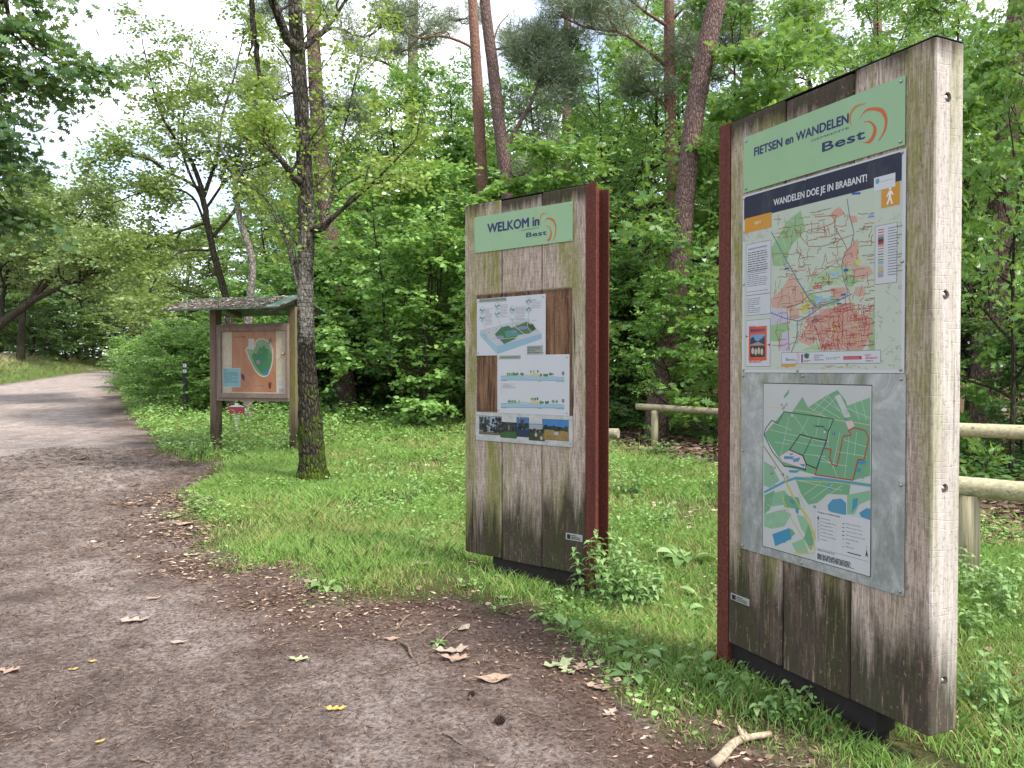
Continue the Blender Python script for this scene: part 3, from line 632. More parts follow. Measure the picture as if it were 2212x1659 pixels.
# tourist leaflet
box((157, 1366), (268, 1578)); pr.rect((170, 1396), (252, 1550), 'e4571e', 8.5)
pr.ptext('VISIT', (170, 1402), (200, 1400), 11, 'cc2433', 9.5, .02); pr.ptext('BRABANT', (172, 1562), (231, 1560), 10, 'cc2433', 9.5, .02)
pr.rect((177, 1432), (244, 1478), '6fa8d6', 9); pr.poly([(177, 1478), (177, 1450), (190, 1440), (200, 1458), (212, 1462), (228, 1450), (244, 1436), (244, 1478)], '2c3440', 9.4); pr.poly([(177, 1478), (212, 1464), (244, 1478)], '9aa0a4', 9.6)
pr.rect((177, 1484), (244, 1534), '2a2420', 9)
for k in range(4): pr.ell((lz(188+14*k, 1508)[0], lz(188+14*k, 1506+4*(k % 2))[1]), .009, .016, 'cfc6b4', 9.5)
pr.rect((184, 1406), (242, 1416), '8a2a6a', 9); pr.rect((178, 1404), (184, 1420), '2a3a7a', 9.3)
for (a, b, c) in (((155, 1432), (155, 1446), (168, 1440)), ((268, 1472), (268, 1484), (253, 1478))): pr.poly([a, b, c], 'cc2433', 9)
# legend right
box((752, 932), (852, 1190)); rgl = ['c23a3a', 'c23a3a', 'c0506a', '8a8478', '3a3a3a', 'cc2433', 'b58a6a', 'a07a3c', 'a89a5a', '2f3f8a', '9a9aa2', '4a6a5a', '8cc890', 'cfc8dc', 'c4c2c8', 'd8c860', '8cc0e0', 'dc9a80']
(lx0, lzt), (lx1, lzb_) = lz(766, 950), lz(780, 1160)
for i, c in enumerate(rgl):
    z = lzt+(lzb_-lzt)*i/(len(rgl)-1); hh = .002 if i < 3 or 5 < i < 12 else .006; pr.rrect(lx0, z-hh, lx0+.026, z+hh, c, 9); pr.rrect(lx0+.045, z-.0016, lx0+.045+.03+.035*rg.random(), z+.0016, '7a7e84', 9)
# logo bar at the foot
box((320, 1514), (778, 1563)); pr.ptext('Best', (341, 1553), (383, 1551), 13, '30407a', 9.5)
cxx, czz = lz(386, 1537)
for r_, a0, a1 in ((.022, -1.6, 1.5), (.013, -1.9, 1.2)):
    pr.line([(cxx+r_*math.cos(a0+(a1-a0)*k/10), czz+r_*1.1*math.sin(a0+(a1-a0)*k/10)) for k in range(11)], .002, 'cc5a4a', 9.5, local=True)
pr.poly([(424, 1523), (434, 1516), (449, 1520), (446, 1537), (437, 1543), (426, 1536)], '1d6a4a', 9.5); pr.rect((412, 1522), (419, 1560), '7a2a5a', 9.5); pr.lines((424, 1548), (460, 1558), 2, .003, 'b06a4a', 9.5, 8)
for i, w_ in enumerate(('METROPOOL', 'REGIO', 'EINDHOVEN')): pr.ptext(w_, (471, 1531+10*i), (496 if i == 1 else 515, 1530+10*i), 7, '3a3a6a', 9.5)
pr.ptext('ivn', (527, 1546), (554, 1546), 14, '5aa06a', 9.5); pr.lines((558, 1532), (592, 1546), 2, .003, '7ab08a', 9.5, 9)
pr.rect((606, 1531), (690, 1545), 'c2253f', 9.5); pr.ptext('Provincie Noord-Brabant', (610, 1541), (680, 1541), 6, 'f4dada', 10.2)
pr.ptext('VISIT', (704, 1531), (734, 1531), 10, 'cc2433', 9.5, .01); pr.ptext('BRABANT', (709, 1543), (764, 1543), 10, 'cc2433', 9.5, .01); pr.lines((708, 1550), (745, 1554), 1, .003, '555555', 9.5, 5)
pr.rect((320, 1567), (385, 1579), 'e2a83a', 8)
pr.build('map_print', PRINT, bm)
screws(bm, [(mx0+.012, mz1-.014), (mx1-.016, mz1-.012), (mx0+.012, mz0+.012), (mx1-.014, mz0+.014), ((mx0+mx1)/2-.09, mz0+.010), (mx0+.012, (mz0+mz1)/2), (mx1-.012, (mz0+mz1)/2), ((mx0+mx1)/2-.05, mz1-.010)], -.0068)
# forest map on zinc
zb_, (x0, x1, za, zb) = sheet(FR, z2, [(123, 52), (799, 60), (799, 985), (118, 778)], .003, zinc(), 'forest_map_panel', PR, .006)
pr = Print(FR, z2, -.0063, .0065)
a0_, a1_ = pr.p((210, 92)), pr.p((660, 905)); b0_, b1_ = pr.p((210, 770)), pr.p((662, 105))
X0, X1 = (a0_[0]+b0_[0])/2, (a1_[0]+b1_[0])/2; Z1, Z0 = (a0_[1]+b1_[1])/2, (a1_[1]+b0_[1])/2
pr.rrect(X0, Z0, X1, Z1, '22262a', 1); pr.rrect(X0+.003, Z0+.003, X1-.003, Z1-.004, 'd5dad8', 1.5)
G1 = '78b488'
for q in [[(222, 300), (298, 214), (330, 218), (375, 152), (398, 196), (470, 150), (520, 124), (556, 170), (560, 190), (655, 155), (656, 480), (590, 498), (430, 477), (300, 440), (216, 310)],
          [(345, 490), (420, 494), (575, 512), (568, 560), (480, 555), (440, 592), (400, 600), (372, 560)], [(250, 730), (330, 700), (345, 720), (300, 760)], [(300, 560), (360, 570), (370, 620), (300, 610)], [(218, 560), (260, 540), (240, 620), (216, 640)], [(297, 150), (320, 120), (318, 140), (300, 160)], [(380, 740), (400, 680), (425, 760), (410, 790)]]: pr.poly(q, G1, 2)
pr.poly([(560, 190), (656, 155), (656, 250), (600, 240)], '84bd93', 2.2)
for q in [[(214, 560), (300, 540), (330, 575), (300, 600), (230, 610)], [(216, 640), (290, 620), (330, 640), (300, 690), (250, 700), (216, 690)], [(350, 640), (385, 650), (420, 720), (400, 740), (370, 700)], [(560, 560), (656, 540), (656, 580), (610, 600), (590, 640), (560, 640)], [(216, 420), (250, 440), (280, 500), (240, 530), (214, 520)], [(330, 760), (380, 740), (400, 800), (350, 800)]]: pr.poly(q, rg.choice(['9ccaa6', '8fc49c']), 1.9)
pr.poly([(508, 150), (530, 142), (575, 235), (552, 240)], 'd5dad8', 2.4); pr.poly([(552, 255), (580, 250), (592, 275), (568, 292)], 'e6cfd2', 2.6)
pr.poly([(280, 400), (320, 375), (372, 395), (395, 450), (350, 440), (290, 420)], 'e3d3dc', 2.6)
for q in [[(300, 398), (340, 400), (335, 412), (298, 410)], [(335, 410), (366, 404), (360, 420), (338, 424)], [(318, 388), (338, 386), (330, 396)], [(318, 456), (366, 458), (350, 468), (320, 466)], [(360, 430), (388, 432), (380, 444)],
          [(480, 600), (500, 578), (535, 574), (556, 592), (556, 642), (500, 636), (482, 622)], [(584, 575), (606, 572), (600, 606), (580, 632)], [(610, 634), (640, 614), (656, 616), (656, 664), (618, 650)], [(604, 416), (640, 418), (636, 434), (606, 432)], [(600, 446), (618, 448), (616, 466), (598, 462)], [(250, 722), (322, 696), (330, 742), (262, 772)], [(322, 575), (345, 578), (343, 598), (326, 592)], [(346, 612), (360, 618), (358, 640), (346, 630)], [(474, 520), (492, 516), (496, 536), (480, 534)]]: pr.poly(q, '4b9dc0', 3)
for l in [[(218, 548), (300, 505), (345, 490), (420, 488), (520, 500), (656, 520)]]: pr.line(l, .011, '5aa5c4', 3.2)
pr.line([(345, 483), (520, 494), (656, 512)], .003, 'cfd49a', 3.4); pr.line([(345, 499), (520, 508), (656, 528)], .003, 'cfd49a', 3.4)
for l in [[(210, 350), (290, 470), (330, 560), (390, 650), (420, 720), (425, 790)], [(216, 360), (296, 478), (345, 580), (404, 660), (428, 740)]]: pr.line(l, .006, 'd8cf6a', 3.6)
for l in [[(340, 800), (420, 770), (430, 700)], [(350, 806), (424, 800)], [(280, 540), (330, 660), (380, 740)]]: pr.line(l, .004, 'd8c95c', 3.7)
pr.line([(212, 190), (400, 215), (520, 250), (600, 260), (656, 270)], .003, 'd8d58a', 3.1)
for l in [[(330, 218), (420, 345)], [(400, 240), (365, 305)], [(445, 240), (430, 320)], [(320, 235), (280, 420)], [(240, 290), (470, 340)], [(300, 330), (400, 350), (470, 360)], [(380, 390), (470, 400)], [(440, 400), (500, 430), (520, 490)], [(530, 300), (500, 450)], [(545, 330), (640, 360)], [(570, 300), (550, 490)], [(520, 380), (640, 400)], [(600, 300), (590, 400)],
          [(400, 196), (500, 250)], [(430, 180), (530, 240)], [(460, 160), (540, 220)], [(480, 145), (560, 250)], [(560, 200), (656, 240)], [(590, 175), (610, 250)], [(620, 165), (640, 250)], [(420, 210), (480, 150)], [(445, 225), (520, 150)], [(360, 500), (540, 540)], [(380, 560), (450, 510)], [(410, 580), (500, 515)], [(440, 590), (540, 520)], [(250, 260), (330, 290)], [(260, 340), (320, 350)], [(480, 370), (490, 250)], [(450, 420), (560, 440)]]:
    pr.line(l, .0022, 'cfe0d0', 4)
pr.line([(216, 310), (222, 285), (248, 250), (272, 262), (298, 214), (480, 240), (504, 246), (482, 298), (474, 333), (414, 322)], .0045, '1f5a34', 5); pr.line([(216, 310), (250, 380), (300, 440)], .0045, '1f5a34', 5); pr.line([(414, 322), (380, 392)], .004, '1f6a3a', 5)
pr.line([(322, 372), (366, 308), (414, 322), (474, 333), (434, 450), (392, 432), (376, 396), (322, 372)], .005, '3a2a30', 5.6); pr.line([(300, 440), (350, 444), (388, 456), (390, 436)], .005, '3a3a3a', 5.6)
pr.line([(474, 338), (434, 446)], .004, '31508a', 6)
pr.line([(434, 450), (428, 476), (584, 498), (606, 412), (630, 415), (650, 325), (636, 293), (588, 280), (566, 292), (576, 312), (544, 316), (518, 440), (498, 432), (488, 405), (494, 370), (464, 366)], .005, 'c83038', 5.8)
for k in range(14): a = (346+k*3.2-(6 if k > 6 else 0), 490+k*9.5); pr.rect(a, (a[0]+3, a[1]+3), '2a5a3a', 6)
pr.ptext('U staat hier', (421, 276), (466, 280), 9, '22262a', 7, .01); pr.line([(466, 284), (482, 296)], .003, '22262a', 7)
for x, y in ((505, 304), (554, 244), (294, 474), (425, 608)): pr.rect((x-5, y-6), (x+5, y+6), '2a5aa8', 6.4); pr.ptext('P', (x-2.5, y+4), (x+2.5, y+4), 7.5, 'ffffff', 7)
for n_, x, y in (('3', 556, 216), ('2', 467, 299), ('1', 481, 340), ('4', 332, 230), ('1', 312, 484)): c_ = pr.p((x, y)); pr.ell(c_, .0075, .0085, '30363a', 6.4, 14); pr.ell(c_, .006, .007, 'eef0ee', 6.8, 14); pr.ptext(n_, (x-2, y+4), (x+2, y+4), 6.5, '22262a', 7.2)
rg = random.Random(3)
for k in range(46): x, y = rg.uniform(220, 300), rg.uniform(565, 690); pr.rect((x, y), (x+rg.uniform(3, 9), y+rg.uniform(3, 8)), rg.choice(['a8aeb0', '8fc09a', 'c2c6c4']), 4)
for k in range(26): x, y = rg.uniform(225, 262), rg.uniform(430, 520); pr.rect((x, y), (x+rg.uniform(4, 9), y+rg.uniform(3, 8)), 'a6acae', 4)
for k in range(14): x, y = rg.uniform(602, 640), rg.uniform(455, 500); pr.rect((x, y), (x+6, y+4), 'a6acae', 4)
for x, y in ((285, 180), (296, 188), (305, 178), (290, 196)): pr.rect((x, y), (x+8, y+12), 'a6acae', 4)
X2 = pr.p((431, 700))[0]; zt = (pr.p((431, 618))[1]+pr.p((656, 664))[1])/2; pr.rrect(X2, Z0+.003, X1-.003, zt, 'dfe3e6', 7.5)
pr.ptext('Wandelen in de Nieuwe Heide', (437, 634), (530, 652), 8, '22262a', 9, .012)
rows = ['Parkeerplaats', 'Fietsvoetgangersbrug', 'Best-eigenschuur', 'Joe Mann monument', 'Joe Mann herberg', 'Nature trail herberg', 'Paviljoen']
for i, w_ in enumerate(rows): y = 658+14.6*i; pr.ell(pr.p((441, y-3)), .006, .0075, '2a5aa8' if i == 0 else '40464a', 8.2, 12); (pr.ell(pr.p((441, y-3)), .0046, .006, 'dfe3e6', 8.6, 12) if i else None); pr.ptext(w_, (451, y), (451+len(w_)*3.1, y+len(w_)*.62), 5.6, '33373a', 9)
rows = ['Rode route 5,0 km', 'Blauwe route 3,0 km', 'Groene route 3,5 km', 'Naar start wandelroute', 'Bezienswaardig', 'Heide', 'Bebouwing']
for i, w_ in enumerate(rows): y = 680+16*i; pr.rrect(pr.p((541, y-4))[0], pr.p((541, y-2))[1]-.002, pr.p((549, y))[0], pr.p((541, y-2))[1]+.002, ['c83038', '31508a', '1f5a34', '3a3a3a', 'a8a8a8', 'd8c8d0', 'b0b0b0'][i], 9); pr.ptext(w_, (556, y), (556+len(w_)*3.6, y+len(w_)*.8), 5.6, '33373a', 9)
pr.rrect(X2+.004, pr.p((440, 780))[1]-.001, X1-.008, pr.p((440, 780))[1]+.0005, '80868a', 9)
pr.ptext('Honden in Het Groene Woud', (437, 792), (508, 804), 7, '22262a', 9, .01); pr.lines((437, 800), (590, 868), 6, .0035, '4a4e52', 9, 6)
pr.rrect(*(pr.p((562, 797))[0], pr.p((562, 799))[1], pr.p((618, 800))[0], pr.p((562, 795))[1]), '22262a', 9)
ax, az = pr.p((642, 806)); pr.raw([(ax-.007, az-.012), (ax, az-.004), (ax+.007, az-.012), (ax, az+.022)], '22262a', 9); pr.text('N', ax-.003, ax+.003, az+.026, .007, '22262a', 9)
# pale sheep standing at the map's lower right edge, printed in grey on the zinc
sx, sz = pr.p((672, 720))
pr.poly([(661, 662), (676, 664), (690, 682), (697, 720), (692, 770), (680, 800), (676, 850), (668, 905), (661, 905), (663, 830), (661, 780)], lin('b4bab4'), 1.2)
pr.poly([(664, 690), (676, 700), (684, 730), (676, 780), (666, 790)], lin('c6cbc6'), 1.6)
pr.build('map_print', PRINT, zb_)
screws(zb_, [(x0+.012, zb-.014), (x1-.02, zb-.02), (x0+.012, za+.015), (x1-.016, za+.016), ((x0+x1)/2-.06, zb-.012), ((x0+x1)/2-.06, za+.015), (x0+.012, (za+zb)/2+.05), (x1-.016, (za+zb)/2)], -.0068)
def tag_plate(fr, conv, corners, parent):
    o, (a, b, c, d) = sheet(fr, conv, corners, .0025, GALV, 'maker_plate', parent, .005)
    p = Print(fr, conv, -.0053, .0055); w = b-a; h = d-c
    p.rrect(a+.08*w, c+.15*h, a+.28*w, d-.15*h, '1c2024', 1)
    for k in range(3): p.rrect(a+.33*w, c+h*(.2+.24*k), a+w*(.66+.22*(k < 2)), c+h*(.2+.24*k)+h*.11, '2a2e30', 1)
    p.build('lettering', PRINT, o)
tag_plate(FR, z2, [(77, 965), (154, 993), (154, 1022), (77, 992)], PR)
# ---- left pillar
patch = []
pa, pb = FL.uv(*z4(215, 60), 0), FL.uv(*z4(1205, 1250), 0); patch.append((pa[0], pb[0], (FL.uv(*z4(215, 1235), 0)[1]+FL.uv(*z4(1190, 1290), 0)[1])/2, (FL.uv(*z4(215, 45), 0)[1]+FL.uv(*z4(1195, -60), 0)[1])/2))
qa = FL.uv(*z3(153, 262), 0); 
woodL = wood_mat('weathered_oak_patched', seed=8., patches=patch, algae=.9)
PL = pillar('information_sign', thL, LLp, WL, True, seamL, woodL, 'middle oak sign pillar with a welcome sign and a double rusty steel edge')
for c in PL.children:
    if '_i' in c: del c['_i']
bd, (x0, x1, za, zb) = sheet(FL, z3, [(152, 262), (717, 168), (717, 398), (153, 466)], .003, GREEN, 'welcome_sign', PL, .006)
pr = Print(FL, z3, -.0063, .0065)
pr.ptext('WELKOM in', (228, 350), (524, 307), 54, NAVY, 2, .04); pr.ptext('GEMEENTE', (420, 340), (524, 324), 7, NAVY, 2); pr.ptext('Best', (451, 376), (568, 361), 27, '1b2f66', 3, .03)
# same emblem, placed by its own corner points
(bx0, bz0), (bx1, bz1) = pr.p((527, 376)), pr.p((624, 264)); P1 = Print(FR, z1, 0, .0065); (cx0, cz0), (cx1, cz1) = P1.p((632, 545)), P1.p((807, 368))
for k, (o_, i_) in enumerate(logo_arcs()):
    f_ = lambda q: (bx0+(P1.p(q)[0]-cx0)/(cx1-cx0)*(bx1-bx0), bz0+(P1.p(q)[1]-cz0)/(cz1-cz0)*(bz1-bz0))
    pr.raw([f_(q) for q in o_]+[f_(q) for q in i_][::-1], lin('e06a2c') if k else lin('dd8c3c'), 2+.3*k)
pr.build('lettering', PRINT, bd); screws(bd, [(x0+.014, zb-.016), (x1-.014, zb-.016), (x0+.014, za+.016), (x1-.014, za+.016)], -.0065, .006)
# block diagram panel
bd, (x0, x1, za, zb) = sheet(FL, z4, [(213, 72), (929, 22), (925, 650), (218, 660)], .003, WHITE, 'landscape_diagram', PL, .006)
pr = Print(FL, z4, -.0063, .0065)
pr.quad((240, 72), (523, 55), (523, 95), (240, 112), '9fb0a4', 1); pr.ptext('Nieuwe Heide & Oud Meer na 2020', (247, 97), (512, 79), 15, '2f3a34', 2, .01)
pr.poly([(250, 395), (425, 560), (427, 645), (250, 455)], 'a8cbdc', 1); pr.poly([(425, 560), (887, 430), (887, 485), (427, 645)], '9cc4d8', 1.3); pr.poly([(250, 395), (745, 270), (887, 428), (428, 556)], 'ccd2d4', 1.5)
pr.poly([(400, 440), (470, 365), (545, 350), (575, 372), (735, 305), (830, 385), (760, 430), (690, 440), (640, 450), (610, 490), (500, 540), (440, 480)], '4c7f4a', 2)
pr.poly([(500, 400), (600, 400), (690, 440), (520, 470)], '4f9a90', 2.4); pr.poly([(740, 340), (795, 330), (830, 385), (790, 400)], '2f5a34', 2.6); pr.poly([(400, 440), (470, 365), (545, 350), (560, 380), (470, 430)], '3f7a5a', 2.5)
for c_, rx_, rz_ in (((460, 470), .035, .013), ((690, 372), .045, .012), ((600, 410), .03, .008)): pr.ell(pr.p(c_), rx_, rz_, '8f8fc0', 3)
pr.line([(575, 330), (700, 430), (780, 460)], .004, 'd5dad4', 3.4); pr.line([(440, 490), (620, 470), (640, 500), (760, 440)], .003, 'd5dad4', 3.4); pr.line([(735, 290), (745, 370), (790, 430)], .003, 'd5dad4', 3.4)
rg = random.Random(9)
for k in range(60): a = (rg.uniform(270, 860), 0); y_ = 395+(a[0]-250)*(-.2)+rg.uniform(0, 120); pr.line([(a[0], y_), (a[0]+rg.uniform(8, 30), y_+rg.uniform(-6, 8))], .0018, '7a8288', 1.9)
for cx_, cy_, kk in ((271, 192, 1), (271, 273, 1), (430, 147, 1), (430, 228, 1), (584, 180, 1), (584, 259, 0), (752, 90, 1), (752, 173, 1)):
    c_ = pr.p((cx_, cy_)); pr.ell(c_, .0270, .0270, '6a7478', 1.6); pr.ell(c_, .0255, .0255, 'dfe4e6', 2)
    if kk:
        for j in range(4): pr.ell((c_[0]-.016+.0105*j, c_[1]+.007*math.sin(j*2+cx_)), .006, .008, '5a8a72', 2.4, 8)
    pr.ell((c_[0], c_[1]-.0165), .017, .006, 'a8cbdc', 2.6, 10)
for l in [[(275, 310), (320, 390)], [(432, 265), (470, 362)], [(584, 298), (584, 360)], [(752, 210), (752, 340)]]: pr.line(l, .0016, '6a7478', 3.8)
for a, c, n_ in (((303, 172), (380, 256), 7), ((303, 262), (378, 340), 6), ((463, 128), (540, 185), 4), ((463, 190), (538, 262), 5), ((618, 152), (722, 228), 6), ((618, 240), (715, 290), 4), ((785, 74), (840, 95), 2), ((785, 98), (885, 165), 4)): pr.lines(a, c, n_, .0028, '7a8086', 2, n_)
pr.quad((735, 560), (900, 552), (900, 645), (735, 650), 'a4b0a6', 1); pr.lines((742, 566), (885, 636), 4, .005, '4a544e', 2, 12)
pr.build('diagram_print', PRINT, bd); screws(bd, [(x0+.014, zb-.018), (x1-.02, zb-.018), (x0+.014, za+.02), (x1-.02, za+.016)], -.0065, .006)
# cross-section panel
bd, (x0, x1, za, zb) = sheet(FL, z4, [(428, 655), (1174, 648), (1174, 1288), (428, 1250)], .003, WHITE, 'cross_section_panel', PL, .006)
pr = Print(FL, z4, -.0063, .0065)
pr.quad((450, 660), (670, 656), (670, 696), (450, 698), '9fb0a4', 1); pr.ptext('Nieuwe Heide & Oud Meer', (460, 684), (655, 680), 14, '2f3a34', 2, .01)
for dy, green in ((0, 0), (284, 1)):
    pr.poly([(465, 872+dy), (600, 866+dy), (760, 874+dy), (860, 874+dy), (900, 882+dy), (1000, 872+dy), (1122, 880+dy), (1122, 918+dy*1.03), (465, 912+dy)], 'a9cfe0', 1)
    pr.line([(465, 872+dy), (600, 864+dy), (700, 856+dy), (760, 870+dy)], .003, '8a9a78', 1.6); pr.line([(465, 912+dy), (1122, 918+dy)], .002, '6a7a84', 1.6)
    pr.poly([(752, 872+dy), (790, 842+dy), (820, 836+dy), (850, 856+dy), (868, 876+dy)], 'd9cf96', 2)
    pr.rect((1098, 825+dy), (1122, 862+dy), '7a8088', 2)
    for k in range(38):
        u = rg.choice([rg.uniform(528, 620), rg.uniform(770, 850), rg.uniform(905, 960), rg.uniform(965, 1060), rg.uniform(620, 700) if not green else rg.uniform(540, 655), rg.uniform(870, 905)])
        base_y = 858+dy-(26 if 770 < u < 850 else 0)+(10 if 870 < u < 960 else 0); c_ = pr.p((u, base_y-rg.uniform(4, 12)))
        pr.ell(c_, rg.uniform(.005, .009), rg.uniform(.006, .012), rg.choice(['3f8a52', '6fae62', '2f7048', '8ab46a']), 2.4+.1*(k % 5), 9); pr.line([(u, base_y), (u, base_y+8)], .0016, '5a5040', 2.2)
    pr.lines((465, 914+dy), (540, 922+dy), 1, .003, '5a646a', 2, 2); pr.lines((850, 920+dy), (890, 928+dy), 1, .003, '5a646a', 2, 3); pr.lines((1040, 924+dy), (1120, 932+dy), 1, .003, '5a646a', 2, 4)
pr.line([(471, 945), (474, 1065)], .0016, '7a8086', 2); pr.lines((488, 946), (620, 1002), 4, .003, '6a7076', 2, 5)
pr.build('diagram_print', PRINT, bd); screws(bd, [(x0+.014, zb-.018), (x1-.02, zb-.018), (x0+.014, za+.02), (x1-.02, za+.02)], -.0065, .006)
# photo strip
bd, (x0, x1, za, zb) = sheet(FL, z4, [(208, 1240), (1207, 1292), (1207, 1614), (206, 1530)], .003, GALV, 'photo_strip', PL, .006)
pr = Print(FL, z4, -.0063, .0065); rg = random.Random(4)
def photo(a, c, skyc, gc, hor, extra):
    pr.rect((a[0]-4, a[1]-4), (c[0]+4, c[1]+4), '2a2c2e', 1); pr.rect(a, c, skyc, 1.5); (xa, zt_), (xb, zl) = pr.p(a), pr.p(c)
    zh = zt_+(zl-zt_)*hor; pr.rrect(xa, zl, xb, zh, gc, 2); extra(xa, xb, zl, zt_, zh)
def trees(cols, n, rmin, rmax, lift=0., trunk=None, lo=0., hi=1.):
    def f(xa, xb, zl, zt_, zh):
        for k in range(n):
            x = xa+(xb-xa)*(lo+(hi-lo)*rg.random()); r_ = rg.uniform(rmin, rmax); x = min(max(x, xa+r_), xb-r_); z = min(zh+rg.uniform(0, lift)*(zt_-zh)+r_*.3, zt_-r_)
            pr.ell((x, z), r_, r_*rg.uniform(.6, 1), rg.choice(cols), 2.5+.1*(k % 8), 9)
            if trunk and k % 3 == 0: pr.rrect(x-.002, zh-.2*(zh-zl), x+.002, z, trunk, 3.5)
    return f
photo((243, 1284), (470, 1484), 'a8b4c4', '7a6a58', .86, trees(['1f2a26', '2c3a34', '39443c'], 60, .008, .02, .95, '181a18'))
photo((632, 1300), (752, 1504), '4a7fc0', '2c3a58', .62, trees(['1e3a2a', '2a4a38', '20304a'], 26, .008, .02, .4, None))
photo((463, 1348), (626, 1516), '2c2838', '3a6a34', .60, trees(['1f1a28', '2a4a2a', '443a4e'], 26, .008, .018, .7))
photo((758, 1368), (916, 1544), 'aab4be', '3a4430', .50, trees(['24301e', '2f3c28', '1c2620'], 26, .006, .014, .25))
photo((898, 1318), (1163, 1544), '3f86cc', 'a88a50', .52, trees(['1c3020', '2a4228', '24382a'], 40, .008, .018, .20))
xa, zl = pr.p((1040, 1470)); pr.ell((xa, zl), .02, .012, 'b8cce0', 4); 
for k in range(60): a = (rg.uniform(902, 1158), rg.uniform(1480, 1538)); pr.line([a, (a[0]+rg.uniform(-6, 6), a[1]-rg.uniform(14, 34))], .0022, rg.choice(['c8a860', '8a7038', 'b08c44', '6a5a30']), 4.4)
for q in ((828, 1480), (885, 1515)): pr.ell(pr.p(q), .011, .014, 'c8c0b0', 4, 10)
xa, zl = pr.p((690, 1345)); pr.rrect(xa-.02, zl-.012, xa+.014, zl+.016, '6a3a30', 4)
pr.ell(pr.p((548, 1405)), .007, .022, '8a7a80', 4, 10)
pr.build('photographs', PRINT, bd); screws(bd, [(x0+.014, zb-.02), (x1-.02, zb-.02), (x0+.014, za+.03), (x1-.02, za+.02), ((x0+x1)/2-.02, za+.02), ((x0+x1)/2-.02, zb-.03)], -.0065, .006)
tag_plate(FL, z3, [(677, 2125), (677, 2125), (677, 2125), (677, 2125)] if False else [((1263-0)*0+x, y) for x, y in [((1222-967.8)*2.667, (1151-371.6)*2.667), ((1258-967.8)*2.667, (1156-371.6)*2.667), ((1258-967.8)*2.667, (1171-371.6)*2.667), ((1222-967.8)*2.667, (1165-371.6)*2.667)]], PL)
# ------------------------------------------------------------------ foliage materials
LM = {
 'birch': leaf_mat('birch_leaves', [(0, (0.091, 0.169, 0.0195)), (.5, (0.169, 0.286, 0.039)), (.85, (0.299, 0.416, 0.065)), (1, (0.52, 0.494, 0.078))]),
 'oak': leaf_mat('oak_leaves', [(0, (0.065, 0.124, 0.0234)), (.5, (0.13, 0.215, 0.052)), (1, (0.247, 0.338, 0.091))]),
 'shrub': leaf_mat('shrub_leaves', [(0, (0.0455, 0.13, 0.0234)), (.5, (0.0975, 0.26, 0.0585)), (1, (0.208, 0.429, 0.117))]),
 'redoak': leaf_mat('red_oak_leaves', [(0, (0.0455, 0.117, 0.0182)), (.5, (0.091, 0.234, 0.039)), (.9, (0.182, 0.377, 0.0715)), (1, (0.338, 0.546, 0.091))]),
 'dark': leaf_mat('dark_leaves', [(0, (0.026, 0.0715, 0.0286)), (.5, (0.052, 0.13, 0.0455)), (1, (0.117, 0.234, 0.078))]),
 'grey': leaf_mat('pale_leaves', [(0, (0.091, 0.156, 0.052)), (.5, (0.169, 0.26, 0.091)), (1, (0.286, 0.39, 0.156))]),
 'pine': leaf_mat('pine_needles', [(0, (.08, .13, .075)), (.5, (.14, .20, .12)), (1, (.25, .31, .20))], (.2, .3, .1), .15),
 'herb': leaf_mat('herb_leaves', [(0, (0.065, 0.169, 0.026)), (.5, (0.143, 0.325, 0.065)), (1, (0.312, 0.546, 0.156))]),
 'floor': leaf_mat('ground_cover_leaves', [(0, (0.026, 0.0845, 0.026)), (.5, (0.0585, 0.163, 0.052)), (1, (0.13, 0.286, 0.091))]),
}
BK = {
 'birch': bark_mat('birch_bark', (.036, .030, .022), (.095, .080, .060), (26, 26, 9), .95, 1.7, (.30, .275, .235), 1., .03),
 'pine': bark_mat('pine_bark', (.12, .075, .066), (.28, .19, .17), (26, 26, 8), .0, 1, None, .9, .02, .38),
 'pinered': bark_mat('red_pine_bark', (.19, .10, .075), (.36, .21, .165), (26, 26, 9), .0, 1, None, .7, .015, .5),
 'oak': bark_mat('oak_bark', (.05, .042, .032), (.12, .105, .078), (24, 24, 7), .6, 3., None, 1., .02),
 'dark': bark_mat('dark_bark', (.035, .028, .022), (.085, .068, .052), (20, 20, 6), .2, 3., None, 1., .02),
 'pale': bark_mat('pale_bark', (.16, .145, .12), (.34, .31, .27), (18, 18, 10), .3, 3., None, .7, .02),
}
# ------------------------------------------------------------------ wood: tapered tubes, limbs
def tube(pts, rad, n=8, rough=0., rng=None):
    P = np.asarray(pts, float); K = len(P); T = np.gradient(P, axis=0); T = unit(T)
    ref = np.array([0, 1., 0]) if abs(T[:, 1]).mean() < .8 else np.array([1., 0, 0])
    A = unit(np.cross(T, ref)); B = np.cross(T, A); t = np.arange(n)*2*np.pi/n
    r = np.asarray(rad, float)[:, None]*np.ones((1, n))
    if rough: r = r*(1+rough*(rng.random((K, n))-.5))
    V = P[:, None]+(A[:, None]*np.cos(t)[None, :, None]+B[:, None]*np.sin(t)[None, :, None])*r[..., None]
    i = np.arange(K-1)[:, None]*n; j = np.arange(n)[None]; j2 = (j+1) % n
    Q = np.stack([i+j, i+j2, i+n+j2, i+n+j], -1).reshape(-1, 4); return V.reshape(-1, 3), Q
def join(parts):
    Vs, Qs, n = [], [], 0
    for V, Q in parts: Vs.append(V); Qs.append(Q+n); n += len(V)
    return np.concatenate(Vs), np.concatenate(Qs)
